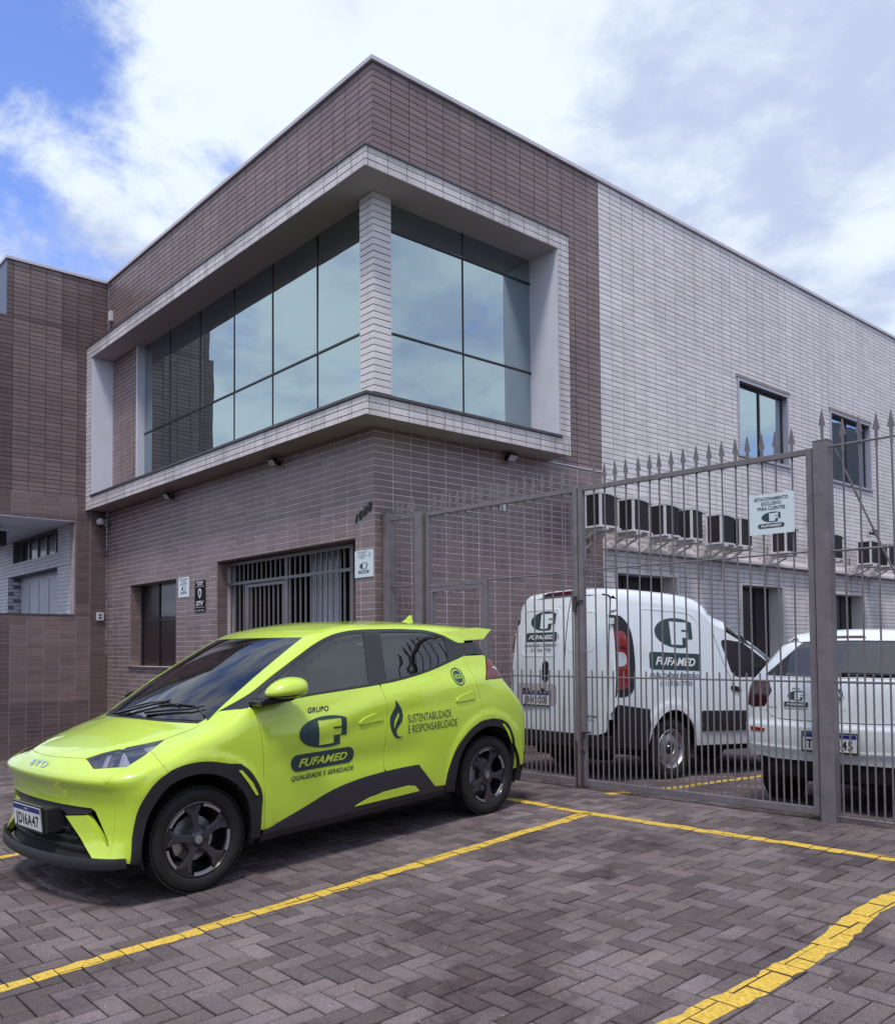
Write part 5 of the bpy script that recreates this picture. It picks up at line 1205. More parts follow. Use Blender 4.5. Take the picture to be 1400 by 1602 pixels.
    # wheels
    for wx in (0.0, 2.5):
        w = MB(); c = (wx, s*.815, .30); fn = lambda a, b, h, c=c, s=s: (c[0]+a, c[1]-s*h, c[2]+b)
        w.lathe([(.217, .012), (.210, .008), (.203, .018), (.200, .05), (.195, .15), (.09, .155)], fn, 48); wo = w.build('wheel', 'rim_dark', car, smooth='auto', local=True)
        tyre(wo, c, s)
        ph0 = math.radians(97 if wx == 0 else 62)
        for k in range(5):
            A0 = ph0+2*math.pi*k/5; ca, sa = math.cos(A0), math.sin(A0)
            rot = lambda u, v, d, ca=ca, sa=sa: fn(u*ca-v*sa, u*sa+v*ca, d)
            sp = MB(); sp.prism([(.03, -.030), (.095, -.021), (.150, -.030), (.205, -.066), (.205, .066), (.150, .030), (.095, .021), (.03, .030)], rot, .022, .05); sp.build('spoke', 'rim_dark', wo, local=True, bevel=.004)
            fc = MB(); fc.prism([(.040, -.019), (.105, -.0175), (.150, -.0255), (.182, -.050), (.192, -.030), (.163, 0), (.192, .030), (.182, .050), (.150, .0255), (.105, .0175), (.040, .019)], rot, .0175, .024); fc.build('spoke_face', 'rim_grey', wo, local=True, bevel=.002)
            ar = MB(); A1 = A0+math.pi/5; ar.lathe([(.187, .022), (.190, .0125), (.205, .0105), (.207, .02)], fn, 10, A1-.31, A1+.31); ar.build('rim_face', 'rim_silver', wo, local=True, smooth='auto')
            nt_ = MB(); bx, bz = .052*math.cos(A0+.6), .052*math.sin(A0+.6); nt_.lathe([(.0, .019), (.010, .019), (.012, .024), (.012, .03)], lambda a, b, h, bx=bx, bz=bz: fn(bx+a, bz+b, h), 10); nt_.build('wheel_nut', 'under', wo, local=True)
        hb = MB(); hb.lathe([(.0, .010), (.026, .010), (.033, .016), (.075, .022), (.080, .03), (.08, .05)], fn, 32); hb.build('hub', 'rim_dark', wo, local=True, smooth='auto')
        hc = MB(); hc.lathe([(.0, .0085), (.020, .0085), (.024, .0095)], fn, 24); hc.build('hub_cap', 'steel', wo, local=True, smooth='auto')
        bd = MB(); bd.lathe([(.05, .085), (.13, .085), (.13, .10), (.05, .10)], fn, 32); bd.build('brake_disc', 'steel', wo, local=True, smooth='auto')
        cp = MB(); cp.lathe([(.085, .066), (.140, .066), (.145, .075), (.145, .115)], fn, 8, math.radians(150), math.radians(215)); cp.build('brake_caliper', 'steel', wo, local=True)
        lin = MB(); lin.lathe([(.365, .0), (.365, .30)], lambda a, b, h, wx=wx, s=s: (wx+a, s*(.835-h), .30+b), 24, math.radians(-15), math.radians(195)); lin.lathe([(.365, .30), (.0, .30)], lambda a, b, h, wx=wx, s=s: (wx+a, s*(.835-h), .30+b), 24, math.radians(-15), math.radians(195)); lin.build('wheel_housing', 'under', car, local=True)
# rear end
rr = [(y, z) for y, z in [(-.60, 1.02), (-.3, 1.03), (.3, 1.03), (.60, 1.02), (.60, .70), (-.60, .70)]]
panel(cb, 'tailgate', 'lime', [([ft(rr)], (1, 0, 0))], h=.05, gap=.002); panel(cb, 'rear_bumper', 'lime', [([ft([(-.60, .697), (.60, .697), (.60, .42), (-.60, .42)])], (1, 0, 0))], h=.05, gap=.002)
panel(cb, 'rear_diffuser', 'cladding', [([ft([(-.78, .418), (.78, .418), (.70, .22), (-.70, .22)])], (1, 0, 0))], h=.05, off=.004, gap=0, skirt=.03)
panel(cb, 'rear_lamp_bar', 'dark_red_lens', [([ft([(-.595, 1.035), (.595, 1.035), (.595, 1.11), (-.595, 1.11)])], (1, 0, 0))], h=.05, gap=.002)
panel(cb, 'rear_screen', 'tint_glass', [([ft([(-.60, 1.12), (.60, 1.12), (.56, 1.36), (-.56, 1.36)])], (1, 0, 0))], h=.05, gap=.002)
# roof spoiler
ys = np.linspace(-.612, .612, 21); V = []; n = 6
for y in ys:
    q = (y/.6)**2; zt = float(cT(2.46)-cC(2.46)*y*y); xt = 2.90-.10*q
    zl = float(cb.lift(np.array([[2.47, y, 0.]]), (0, 0, 1))[0][2]); zt = min(zt, zl)+.0005
    sec = [(2.44, zt), (2.60, zt-.012+.008*(1-q)), (xt-.06, 1.452-.05*y*y*1.1+.006), (xt, 1.447-.05*y*y*1.1), (xt-.004, 1.434-.05*y*y*1.1), (2.68, 1.355-.02*y*y)]
    V += [(a, y, b) for a, b in sec]
m = MB(); fcs = []
for i in range(len(ys)-1):
    for k in range(n-1): fcs.append((i*n+k, i*n+k+1, (i+1)*n+k+1, (i+1)*n+k))
    fcs.append((i*n+n-1, i*n, (i+1)*n, (i+1)*n+n-1))
fcs += [tuple(range(n))[::-1], tuple((len(ys)-1)*n+k for k in range(n))]; m.add(V, fcs); m.build('roof_spoiler', 'lime', car, smooth='auto', local=True)
for s in (-1, 1):   # cheek closing the spoiler against the dark pillar
    m = MB(); m.prism([(2.21, 1.432), (2.46, 1.44), (2.62, 1.45), (2.80, 1.431), (2.665, 1.352), (2.40, 1.350), (2.33, 1.356)], lambda a, b, d: (a, s*(d-.035*(b-1.35)/.1), b), .60, .668); m.build('spoiler_cheek', 'lime', car, local=True, bevel=.005)
m = MB(); m.prism([(2.36, 1.505), (2.43, 1.532), (2.49, 1.572), (2.505, 1.574), (2.515, 1.50)], lambda a, b, d: (a-.0, d*(1.0 if b < 1.53 else .35), b), -.022, .022); m.build('shark_fin_antenna', 'lime', car, local=True, bevel=.004)
# wipers
for pts in ([(.045, -.12), (.10, -.30), (.16, -.47), (.215, -.545)], [(.02, .22), (.075, .02), (.13, -.14), (.175, -.22)]):
    P3 = L1(tp(pts), (0, 0, 1)); m = MB(); m.tube([(p[0], p[1], p[2]+.016) for p in P3], [.010, .008, .006, .005], 6); m.build('wiper_arm', 'trim_black', car, local=True)
    a = np.array(P3[-2]); b = np.array(P3[-1]); 
for pts in ([(.175, -.61), (.20, -.48), (.17, -.32), (.125, -.15)], [(.16, -.34), (.165, -.17), (.13, 0.0), (.09, .18)]):
    P3 = L1(tp(pts), (0, 0, 1)); m = MB(); m.tube([(p[0], p[1], p[2]+.008) for p in P3], .006, 6); m.build('wiper_blade', 'trim_black', car, local=True)
# cabin
m = MB(); m.box(-.35, 2.95, -.70, .70, .17, .22); m.box(-.45, -.30, -.6, .6, .2, .6); m.build('floor_pan', 'under', car, local=True)
m = MB(); m.prism([(.14, .93), (.30, .975), (.52, .985), (.62, .95), (.66, .84), (.60, .62), (.2, .6)], lambda a, b, d: (a, d, b), -.68, .68); m.build('dashboard', 'seat', car, local=True, bevel=.02)
m = MB(); m.lathe([(.165, -.012), (.185, 0), (.165, .012), (.15, 0), (.165, -.012)], lambda a, b, h: (.80+b*.42+h, -.36+a, .93+b*.9), 28); m.tube([(.80, -.36, .93), (.62, -.36, .86)], .03, 8); m.tube([(.80, -.52, .93), (.80, -.20, .93)], .018, 6); m.build('steering_wheel', 'seat', car, local=True, smooth=True)
def seat(x, y):
    m = MB(); m.prism([(x, .42), (x+.50, .42), (x+.52, .52), (x+.30, .56), (x, .58)], lambda a, b, d: (a, d, b), y-.25, y+.25)
    m.prism([(x+.42, .50), (x+.56, .50), (x+.80, 1.10), (x+.76, 1.14), (x+.68, 1.13)], lambda a, b, d: (a, d, b), y-.24, y+.24)
    m.prism([(x+.72, 1.15), (x+.83, 1.15), (x+.86, 1.32), (x+.78, 1.34)], lambda a, b, d: (a, d, b), y-.13, y+.13); m.build('seat', 'seat', car, local=True, bevel=.03)
for y in (-.36, .36): seat(.80, y); seat(1.72, y)
m = MB(); m.box(2.45, 2.6, -.62, .62, .5, 1.22); m.build('parcel_shelf', 'seat', car, local=True)
# badge, plate and lettering
V, F = fit_text('BYD', .24, .030, 0, .02, 1.3); decal(cb, 'badge', 'chrome', V, F, lambda a, b: (0, -a, .738+b), (-1, 0, 0), car, .005)
m = MB(); m.box(-.634, -.50, -.235, .235, .372, .520); m.build('plate_plinth', 'cladding', car, local=True, bevel=.01)
plate(car, 'JDI6A47', (-.640, 0, .452), (0, -1, 0), (-.06, 0, 1))
nfn = lambda u, v: (u, -1.0, v)
brand(cb, car, nfn, (0, -1, 0), .877, .722, .385, ph=.275, pw=1.335)
lo = [(0, .225), (.028, .19), (.055, .15), (.062, .105), (.048, .065), (.022, .04), (-.002, .018), (-.008, -.01), (.004, -.032), (.03, -.046), (.058, -.045), (.03, -.055), (-.005, -.050), (-.034, -.025), (-.055, .015), (-.066, .062), (-.060, .105), (-.030, .145), (-.005, .175)]
li = [(.022, .14), (.030, .118), (.012, .085), (-.012, .055), (-.022, .02), (-.030, .045), (-.020, .082), (.004, .11)]
V, F = fill2d([dens([(a, b*.97) for a, b in lo], .02), dens([(a, b*.97) for a, b in li], .02)], .02); decal(cb, 'leaf_mark', 'ink_green', V, F, lambda a, b: nfn(1.522+a, .755+b), (0, -1, 0), car)
V, F = fit_text('SUSTENTABILIDADE', .445, .055, 0, -.002); decal(cb, 'lettering', 'ink_green', V, F, lambda a, b: nfn(1.850+a, .802+b), (0, -1, 0), car)
V, F = fit_text('E RESPONSABILIDADE', .505, .055, 0, -.002); decal(cb, 'lettering', 'ink_green', V, F, lambda a, b: nfn(1.880+a, .728+b), (0, -1, 0), car)
cir = lambda r, n=40: [(r*math.cos(2*math.pi*k/n), r*math.sin(2*math.pi*k/n)) for k in range(n)]
V, F = fill2d([cir(.046)], .02); decal(cb, 'eco_disc', 'ink_green', V, F, lambda a, b: nfn(2.215+a, 1.087+b), (0, -1, 0), car)
V, F = fill2d([cir(.066), cir(.058)]); decal(cb, 'eco_ring', 'ink_green', V, F, lambda a, b: nfn(2.215+a, 1.087+b), (0, -1, 0), car)
V, F = fit_text('ECO', .070, .030, 0, .026, 1.1); decal(cb, 'lettering', 'lime', V, F, lambda a, b: nfn(2.215+a, 1.072+b), (0, -1, 0), car, .0045)
# ------------------------------------------------------------------ white panel van (local x to the rear from the rear axle, visible side y>0)
def frame_of(O, hd, mz):
    a = math.radians(hd); fx = Vector((-math.cos(a), -math.sin(a), -mz*math.sin(a))).normalized(); py = Vector((math.sin(a), -math.cos(a), -mz*math.cos(a))).normalized(); z = fx.cross(py).normalized()
    return Matrix(((fx.x, py.x, z.x, O[0]), (fx.y, py.y, z.y, O[1]), (fx.z, py.z, z.z, O[2]), (0, 0, 0, 1)))
van = thing('delivery_van', 'white delivery van with green company lettering behind the gate', 'van', frame_of((1.88, 1.734, -.066), 85, -.043))
vT = Pchip([(-3.3, .70), (-3.1, .86), (-2.7, .98), (-2.2, 1.06), (-2.0, 1.12), (-1.79, 1.22), (-1.45, 1.39), (-1.10, 1.545), (-.88, 1.645), (-.72, 1.685), (-.64, 1.71), (-.55, 1.80), (-.45, 1.852), (-.3, 1.875), (.0, 1.885), (.4, 1.882), (.7, 1.872), (1.0, 1.85)])
vV = Pchip([(.1, .69), (.25, .73), (.4, .757), (.6, .769), (.9, .767), (1.15, .752), (1.4, .728), (1.6, .702), (1.75, .676), (1.95, .63)])
vR = Pchip([(.1, -.04), (.35, -.01), (.5, 0), (1.0, 0), (1.3, -.012), (1.6, -.045), (1.8, -.09), (1.95, -.15)])
def van_f(P):
    x, y, z = P[:, 0], np.abs(P[:, 1]), P[:, 2]
    gt = (z-(vT(x+.10*y*y*(1-sstep(-.6, .2, x)))-.075*y*y))*.9
    W = 1-.06*sstep(-1.2, -3.2, -(-x))*0-.10*sstep(-2.0, -3.3, x)
    r = np.hypot(x, z-.30); fl = .012*(1-sstep(.44, .50, r))
    gs = y-(vV(z)*W+fl-.008*np.exp(-((z-1.0)/.02)**2)*0)
    gr = x-(.86-.05*y*y+vR(z)); gf = (-2.95+.35*y*y+.25*np.maximum(z-.75, 0))-x
    return smax(smax(smax(gt, gs, .095), gr, .06), gf, .12)
vb = Body(van_f, van)
def VL(p, D): return [tuple(q) for q in vb.lift(np.array(p, float), D)]
for s in (1, -1):
    D = (0, s, 0)
    TLp = spl([(.80, 1.58), (.70, 1.565), (.60, 1.46), (.563, 1.28), (.56, .98), (.60, .86), (.68, .812), (.82, .80)], 4)
    arch = [(.36*math.cos(t), .30+.385*math.sin(t)) for t in np.linspace(math.radians(172), math.radians(8), 26)]
    # side skin reaches up to the roof line and round to the back corner
    corner = VL(ft([(s*.66, z) for z in np.linspace(.80, .735, 3)]), (1, 0, 0))
    top = [(.80, 1.70), (.4, 1.715), (.0, 1.718), (-.3, 1.708), (-.45, 1.688), (-.55, 1.645), (-.63, 1.57), (-.72, 1.545), (-.88, 1.50)]
    wind = spl([(-.79, 1.40), (-1.02, 1.405), (-1.20, 1.385), (-1.42, 1.30), (-1.58, 1.20), (-1.60, 1.10), (-1.57, 1.025), (-1.25, 1.030), (-.965, 1.04), (-.86, 1.22)], 3, True)
    side_lp = [(.80, 1.60)]+top+[(-1.15, 1.40), (-1.45, 1.26), (-1.75, 1.12), (-2.1, 1.03), (-2.6, .93), (-2.8, .84), (-2.8, .55), (-2.75, .33)]
    farch = [(-2.40+.36*math.cos(t), .30+.385*math.sin(t)) for t in np.linspace(math.radians(172), math.radians(8), 26)]
    bot = farch[:]+[(-2.04, .325), (-1.2, .322), (-.36, .325)]+arch[:]
    lp = side_lp+bot+[(.36, .50), (.35, .69), (.80, .735), (.80, .80)]+TLp[::-1][1:-1]
    body_side = panel(vb, 'body_side', 'car_white', [([sd(lp, s), sd(wind, s)], D)], h=.04, gap=.001, skirt=.02)
    panel(vb, 'side_window', 'tint_glass', [([sd(wind, s)], D)], h=.05, off=-.006, gap=-.004, skirt=0)
    panel(vb, 'tail_lamp_surround', 'cladding', [([sd(TLp, s)], D)], h=.03, off=.002, gap=.001, skirt=.02)
    panel(vb, 'tail_lamp', 'red_lens', [([sd(spl([(.80, 1.43), (.70, 1.42), (.652, 1.32), (.645, 1.0), (.66, .92), (.72, .88), (.80, .872)], 4), s)], D)], h=.03, off=.010, gap=0, skirt=.012)
    panel(vb, 'reversing_lamp', 'lamp_bright', [([sd(spl([(.80, 1.225), (.73, 1.225), (.690, 1.19), (.690, 1.13), (.73, 1.098), (.80, 1.09)], 4), s)], D)], h=.03, off=.014, gap=0, skirt=.006)
    panel(vb, 'tail_lamp_ring', 'dark_red_lens', [([sd([(.80, 1.29), (.66, 1.27), (.66, 1.255), (.80, 1.265)], s)], D)], h=.03, off=.013, gap=0, skirt=.006)
    panel(vb, 'side_moulding', 'cladding', [([sd(capsule(.92, .205, .02), s) if False else [(p[0]-.88, s, p[1]+.573) for p in capsule(.92, .205, .03)]], D)], h=.05, off=.018, gap=0, skirt=.025)
    dl = spl([(-.655, 1.54), (-.67, 1.44), (-.80, 1.16), (-.91, .99), (-.94, .80), (-.94, .36)], 4)
    panel(vb, 'door_seam', 'frame_dark', [([sd([(a, b) for a, b in dl]+[(a-.007, b) for a, b in dl[::-1]], s)], D)], h=.03, off=.0015, gap=0, skirt=0)
    em = spl([(.40, 1.69-.02), (.0, 1.695-.02), (-.30, 1.66), (-.42, 1.58), (-.45, 1.45)], 4)
    panel(vb, 'pressing_line', 'car_white', [([sd([(a, b) for a, b in em]+[(a+.004, b-.012) for a, b in em[::-1]], s)], D)], h=.03, off=.004, gap=0, skirt=.006)
    panel(vb, 'rear_bumper_side', 'cladding', [([sd([(.80, .733), (.36, .688), (.36, .52), (.385, .30), (.80, .34)], s)], D)], h=.04, off=.008, gap=0, skirt=.03)
    hd = panel(vb, 'door_handle', 'trim_black', [([sd(spl([(-.90, .91), (-.93, .935), (-1.04, .915), (-1.07, .88), (-1.03, .868), (-.94, .885)], 3, True), s)], D)], h=.02, off=.014, gap=0, skirt=.015)
    mr_ = MB(); mr_.obox((-1.62, s*.88, 1.10), Vector((.06, 0, 0)), Vector((0, .10, 0)), Vector((0, 0, .085))); mr_.build('door_mirror', 'trim_black', van, local=True, bevel=.03)
    for wx in (0.0, -2.40):
        c = (wx, s*.745, .30); fn = lambda a, b, h, c=c, s=s: (c[0]+a, c[1]-s*h, c[2]+b)
        w = MB(); w.lathe([(.196, .010), (.190, .004), (.182, .012), (.176, .035), (.150, .042), (.120, .030), (.090, .016), (.066, .020), (.050, .040), (.0, .042)], fn, 40); wo = w.build('wheel', 'steel', van, smooth='auto', local=True)
        tyre(wo, c, s, .30, .17, .196)
        for k in range(10):
            A0 = 2*math.pi*k/10; hx, hz = .150*math.cos(A0), .150*math.sin(A0); h_ = MB(); h_.lathe([(.0, .037), (.014, .037)], lambda a, b, h, hx=hx, hz=hz: fn(hx+a, hz+b, h), 12); h_.build('vent_hole', 'under', wo, local=True)
        hb = MB(); hb.lathe([(.0, .012), (.04, .014), (.05, .03)], fn, 24); hb.build('hub', 'rim_dark', wo, local=True, smooth='auto')
        lin = MB(); lin.lathe([(.40, .0), (.40, .30)], lambda a, b, h, wx=wx, s=s: (wx+a*.93, s*(.735-h), .30+b), 20, math.radians(-10), math.radians(190)); lin.lathe([(.40, .30), (.0, .30)], lambda a, b, h, wx=wx, s=s: (wx+a*.93, s*(.735-h), .30+b), 20, math.radians(-10), math.radians(190)); lin.build('wheel_housing', 'under', van, local=True)
# roof, front and back
re = [(.72, y) for y in np.linspace(.62, -.62, 13)]
rt3 = {s: VL(sd([(.72, 1.70), (.4, 1.715), (.0, 1.718), (-.3, 1.708), (-.45, 1.688), (-.55, 1.645), (-.63, 1.57), (-.72, 1.545), (-.88, 1.50)], s), (0, s, 0)) for s in (1, -1)}
def corner_top(s): return VL(sd([(.80, 1.70), (.80, 1.60)], s), (0, s, 0))
ws = [(-.92-.10*y*y*0-.0, y) for y in np.linspace(-.60, .60, 9)]
panel(vb, 'roof', 'car_white', [([[(p[0], p[1], 0) for p in rt3[1]]+[(a, b, 0) for a, b in ws[::-1]]+[(p[0], p[1], 0) for p in rt3[-1][::-1]]+[(.765, y, 0) for y in np.linspace(-.60, .60, 9)]], (0, 0, 1))], h=.05, gap=0, skirt=.01)
panel(vb, 'windscreen', 'tint_glass', [([tp([(-.95, .58), (-1.4, .63), (-1.95, .68), (-2.08, .3), (-2.1, 0), (-2.08, -.3), (-1.95, -.68), (-1.4, -.63), (-.95, -.58), (-.95, 0)])], (0, 0, 1))], h=.06, gap=.002, skirt=0)
panel(vb, 'windscreen_pillar', 'car_white', [([tp([(-.90, .66), (-1.4, .71), (-2.0, .745), (-1.95, .68), (-1.4, .63), (-.95, .58), (-.95, -.58), (-1.4, -.63), (-1.95, -.68), (-2.0, -.745), (-1.4, -.71), (-.90, -.66)])], (0, 0, 1))], h=.05, gap=0, skirt=.02)
panel(vb, 'hood', 'car_white', [([tp([(-2.0, .72), (-2.1, .3), (-2.12, 0), (-2.1, -.3), (-2.0, -.72), (-2.6, -.66), (-2.82, -.4), (-2.86, 0), (-2.82, .4), (-2.6, .66)])], (0, 0, 1))], h=.06, gap=.002, skirt=.02)
panel(vb, 'front_bumper', 'car_white', [([ft([(-.7, .84), (.7, .84), (.7, .30), (-.7, .30)])], (-1, 0, 0))], h=.06, gap=0, skirt=.02)
# back: frame strip, two unequal doors with window pressings
def back(pts): return ft(pts)
seam_y = .10
dl_ = spl([(-.665, .60), (-.675, .9), (-.665, 1.2), (-.645, 1.5), (-.625, 1.70), (-.59, 1.765), (-.50, 1.785)], 3)
left = dl_+[(seam_y, 1.79), (seam_y, .435), (-.55, .435), (-.655, .47)]
right = [(seam_y+.004, 1.79), (.50, 1.785)]+[(-a, b) for a, b in dl_[::-1]][1:]+[(.655, .47), (.55, .435), (seam_y+.004, .435)]
ld = panel(vb, 'left_rear_door', 'car_white', [([back(left)], (1, 0, 0))], h=.04, gap=.003, skirt=.02); rdv = panel(vb, 'right_rear_door', 'car_white', [([back(right)], (1, 0, 0))], h=.04, gap=.003, skirt=.02)
gk = [(-a, b) for a, b in dl_]
panel(vb, 'door_gasket', 'trim_black', [([back(gk+[(a+.012, b+(.012 if b > 1.7 else 0)) for a, b in gk[::-1]])], (1, 0, 0))], parent=rdv, h=.02, off=.002, gap=0, skirt=0)
panel(vb, 'door_gasket', 'frame_dark', [([back([(seam_y-.004, 1.785), (seam_y+.006, 1.785), (seam_y+.006, .44), (seam_y-.004, .44)])], (1, 0, 0))], parent=rdv, h=.03, off=.001, gap=0, skirt=0)
for s in (1, -1):
    st = [(a*s*-1, b) for a, b in dl_]; e3 = VL(back(st), (1, 0, 0)); o3 = VL(sd([(.80, .735), (.80, .9), (.80, 1.2), (.80, 1.5), (.80, 1.60), (.80, 1.70)], s), (0, s, 0))+VL(tp([(.765, s*.60)]), (0, 0, 1))
    panel(vb, 'corner_pillar', 'car_white', [([e3+VL(back([(s*.45, 1.80)]), (1, 0, 0))+o3[::-1]], (.7, s*.7, .1))], h=.03, gap=.001, skirt=.02)
panel(vb, 'roof_edge', 'car_white', [([[(p[0], p[1], p[2]) for p in VL(back([(y, 1.795) for y in np.linspace(-.55, .55, 11)]), (1, 0, 0))]+VL(tp([(.765, y) for y in np.linspace(.60, -.60, 11)]), (0, 0, 1))], (.7, 0, .7))], h=.03, gap=0, skirt=.01)
panel(vb, 'brake_lamp', 'dark_red_lens', [([VL(back([(-.34, 1.812), (-.26, 1.838), (.12, 1.842), (.20, 1.815), (.17, 1.802), (-.3, 1.802)]), (1, 0, 0))], (.8, 0, .35))], h=.03, off=.012, gap=0, skirt=.03)
def pressing(name, lp, parent, w=.012):
    lp = dens(lp, .04); panel(vb, name, 'car_white', [([back(lp), back(shrink(lp, w))], (1, 0, 0))], parent=parent, h=.03, off=.004, gap=0, skirt=.008)
pressing('window_pressing', capsule(.50, .47, .06) and [(a-.29, b+1.43) for a, b in capsule(.55, .49, .07)], ld); pressing('window_pressing', [(a+.31, b+1.43) for a, b in capsule(.34, .40, .06)], rdv)
panel(vb, 'door_latch', 'trim_black', [([back([(a-.17, b+1.035) for a, b in capsule(.085, .21, .042)])], (1, 0, 0))], parent=ld, h=.03, off=.012, gap=0, skirt=.02)
panel(vb, 'plate_recess', 'soffit', [([back([(a-.31, b+.80) for a, b in capsule(.62, .22, .05)])], (1, 0, 0))], parent=ld, h=.04, off=.002, gap=0, skirt=.004)
plate(van, 'JBH2C01', (.868, -.295, .758), (0, 1, 0), (0, 0, 1))
for y in (-.46, -.20):
    m = MB(); m.box(.862, .872, y-.04, y+.04, .835, .86); m.build('plate_lamp', 'trim_black', van, local=True)
panel(vb, 'rear_bumper', 'cladding', [([back([(-.69, .432), (.69, .432), (.69, .31), (-.69, .31)])], (1, 0, 0))], h=.05, off=.012, gap=0, skirt=.06)
for z in (1.52, .62):
    m = MB(); m.box(.79, .835, .675, .70, z-.03, z+.03); m.build('door_hinge', 'car_white', van, local=True, bevel=.004)
m = MB(); m.box(-2.8, .80, -.66, .66, .26, .32); m.box(-2.7, .74, -.62, .62, .32, 1.0); m.build('floor_pan', 'under', van, local=True)
m = MB(); m.tube([(.62, -.5, .24), (.62, .5, .24)], .06, 10); m.tube([(0, -.6, .28), (0, .6, .28)], .045, 10); m.build('rear_axle', 'under', van, local=True)
brand(vb, van, lambda u, v: (-u, 1.0, v), (0, 1, 0), .035, 1.30, .57, ph=.30, pw=1.36, pr=.03, light='ink_white', grupo=False, tel='(51) 3361.7700', pill_dy=.24)
brand(vb, van, lambda u, v: (2.0, u, v), (1, 0, 0), -.262, 1.452, .38, ph=.25, pw=1.36, light='ink_white', grupo=False, tel='(51) 3361.7700', pill_dy=.175)
V, F = fit_text('HARD WORKING', .15, .022, .2, .02); decal(vb, 'lettering', 'ink_black', V, F, lambda a, b: (2.0, .48+a, .60+b), (1, 0, 0), van); V, F = fit_text('1.4 Flex', .09, .02, 0, 0); decal(vb, 'lettering', 'ink_black', V, F, lambda a, b: (2.0, .47+a, .565+b), (1, 0, 0), van)

# ------------------------------------------------------------------ white hatchback at the right, seen from behind through the railing
wc = thing('white_car', 'white hatchback seen from behind through the railing at the right', 'car', frame_of((4.60, 1.50, -.07), 94, -.03))
pT = Pchip([(-3.4, .55), (-3.2, .76), (-2.7, .88), (-2.2, .95), (-1.95, 1.0), (-1.6, 1.16), (-1.3, 1.30), (-1.0, 1.395), (-.6, 1.435), (-.2, 1.445), (.1, 1.435), (.3, 1.412), (.45, 1.37), (.7, 1.28)])
pV = Pchip([(.1, .70), (.22, .745), (.4, .778), (.6, .797), (.75, .80), (.88, .793), (.98, .772), (1.05, .735), (1.15, .672), (1.25, .613), (1.35, .552), (1.5, .46)])
pR = Pchip([(.1, -.10), (.3, -.05), (.43, -.02), (.50, .0), (.60, .012), (.66, .012), (.70, -.01), (.80, -.02), (.92, -.035), (1.03, -.065), (1.07, -.10), (1.2, -.215), (1.33, -.33), (1.42, -.42), (1.5, -.55)])
def wc_f(P):
    x, y, z = P[:, 0], np.abs(P[:, 1]), P[:, 2]
    gt = (z-(pT(x)-.13*y*y))*.9; gs = y-pV(z)*(1-.05*sstep(.2, .7, x)-.12*sstep(-2.4, -3.4, x)); gr = (x-(.70-.16*y*y+pR(z)))*.9; gf = (-3.25+.4*y*y+.3*np.maximum(z-.6, 0))-x
    return smax(smax(smax(gt, gs, .06), gr, .09), gf, .12)
wb_ = Body(wc_f, wc); B_ = lambda pts: ft(pts)
def PL(p, D): return [tuple(q) for q in wb_.lift(np.array(p, float), D)]
R_ = (1, 0, 0)
hatch = spl([(-.53, 1.045), (-.545, .92), (-.55, .78), (-.50, .735), (-.42, .718), (-.15, .712), (.15, .712), (.42, .718), (.50, .735), (.55, .78), (.545, .92), (.53, 1.045)], 3)
tg = panel(wb_, 'tailgate', 'car_white', [([B_(hatch)], R_)], h=.04, gap=.003, skirt=.02)
gl = [(-.60, 1.062), (-.52, 1.15), (-.43, 1.265), (-.38, 1.325), (.38, 1.325), (.43, 1.265), (.52, 1.15), (.60, 1.062), (.3, 1.055), (-.3, 1.055)]
panel(wb_, 'rear_screen', 'tint_glass', [([PL(B_(gl), R_)], (1, 0, .35))], h=.04, gap=.002, skirt=.006)
panel(wb_, 'roof_spoiler', 'car_white', [([PL(B_([(-.40, 1.328), (-.2, 1.332), (.2, 1.332), (.40, 1.328)]), R_)+PL(tp([(.16, .52), (.12, 0), (.16, -.52)]), (0, 0, 1))], (.6, 0, .8))], h=.03, off=.008, gap=0, skirt=.03)
panel(wb_, 'brake_lamp', 'dark_red_lens', [([PL(B_([(-.16, 1.352), (.12, 1.352), (.10, 1.37), (-.14, 1.37)]), R_)], (1, 0, .4))], h=.02, off=.012, gap=0, skirt=.006)
rf = {s: PL(sd([(.30, 1.325), (.1, 1.365), (-.3, 1.375), (-.8, 1.36), (-1.1, 1.29), (-1.4, 1.17)], s), (0, s, 0)) for s in (1, -1)}
panel(wb_, 'roof', 'car_white', [([[(p[0], p[1], 0) for p in rf[1]]+[(-1.30, .3, 0), (-1.27, 0, 0), (-1.30, -.3, 0)]+[(p[0], p[1], 0) for p in rf[-1][::-1]]+[(.16, -.5, 0), (.12, 0, 0), (.16, .5, 0)]], (0, 0, 1))], h=.05, gap=.001, skirt=.012)
panel(wb_, 'windscreen', 'tint_glass', [([tp([(-1.40, .50), (-1.32, 0), (-1.40, -.50), (-1.85, -.62), (-1.98, 0), (-1.85, .62)])], (0, 0, 1))], h=.06, gap=.002, skirt=0)
panel(wb_, 'hood', 'car_white', [([tp([(-1.9, .66), (-2.0, 0), (-1.9, -.66), (-2.6, -.62), (-3.05, -.4), (-3.12, 0), (-3.05, .4), (-2.6, .62)])], (0, 0, 1))], h=.06, gap=.002, skirt=.02)
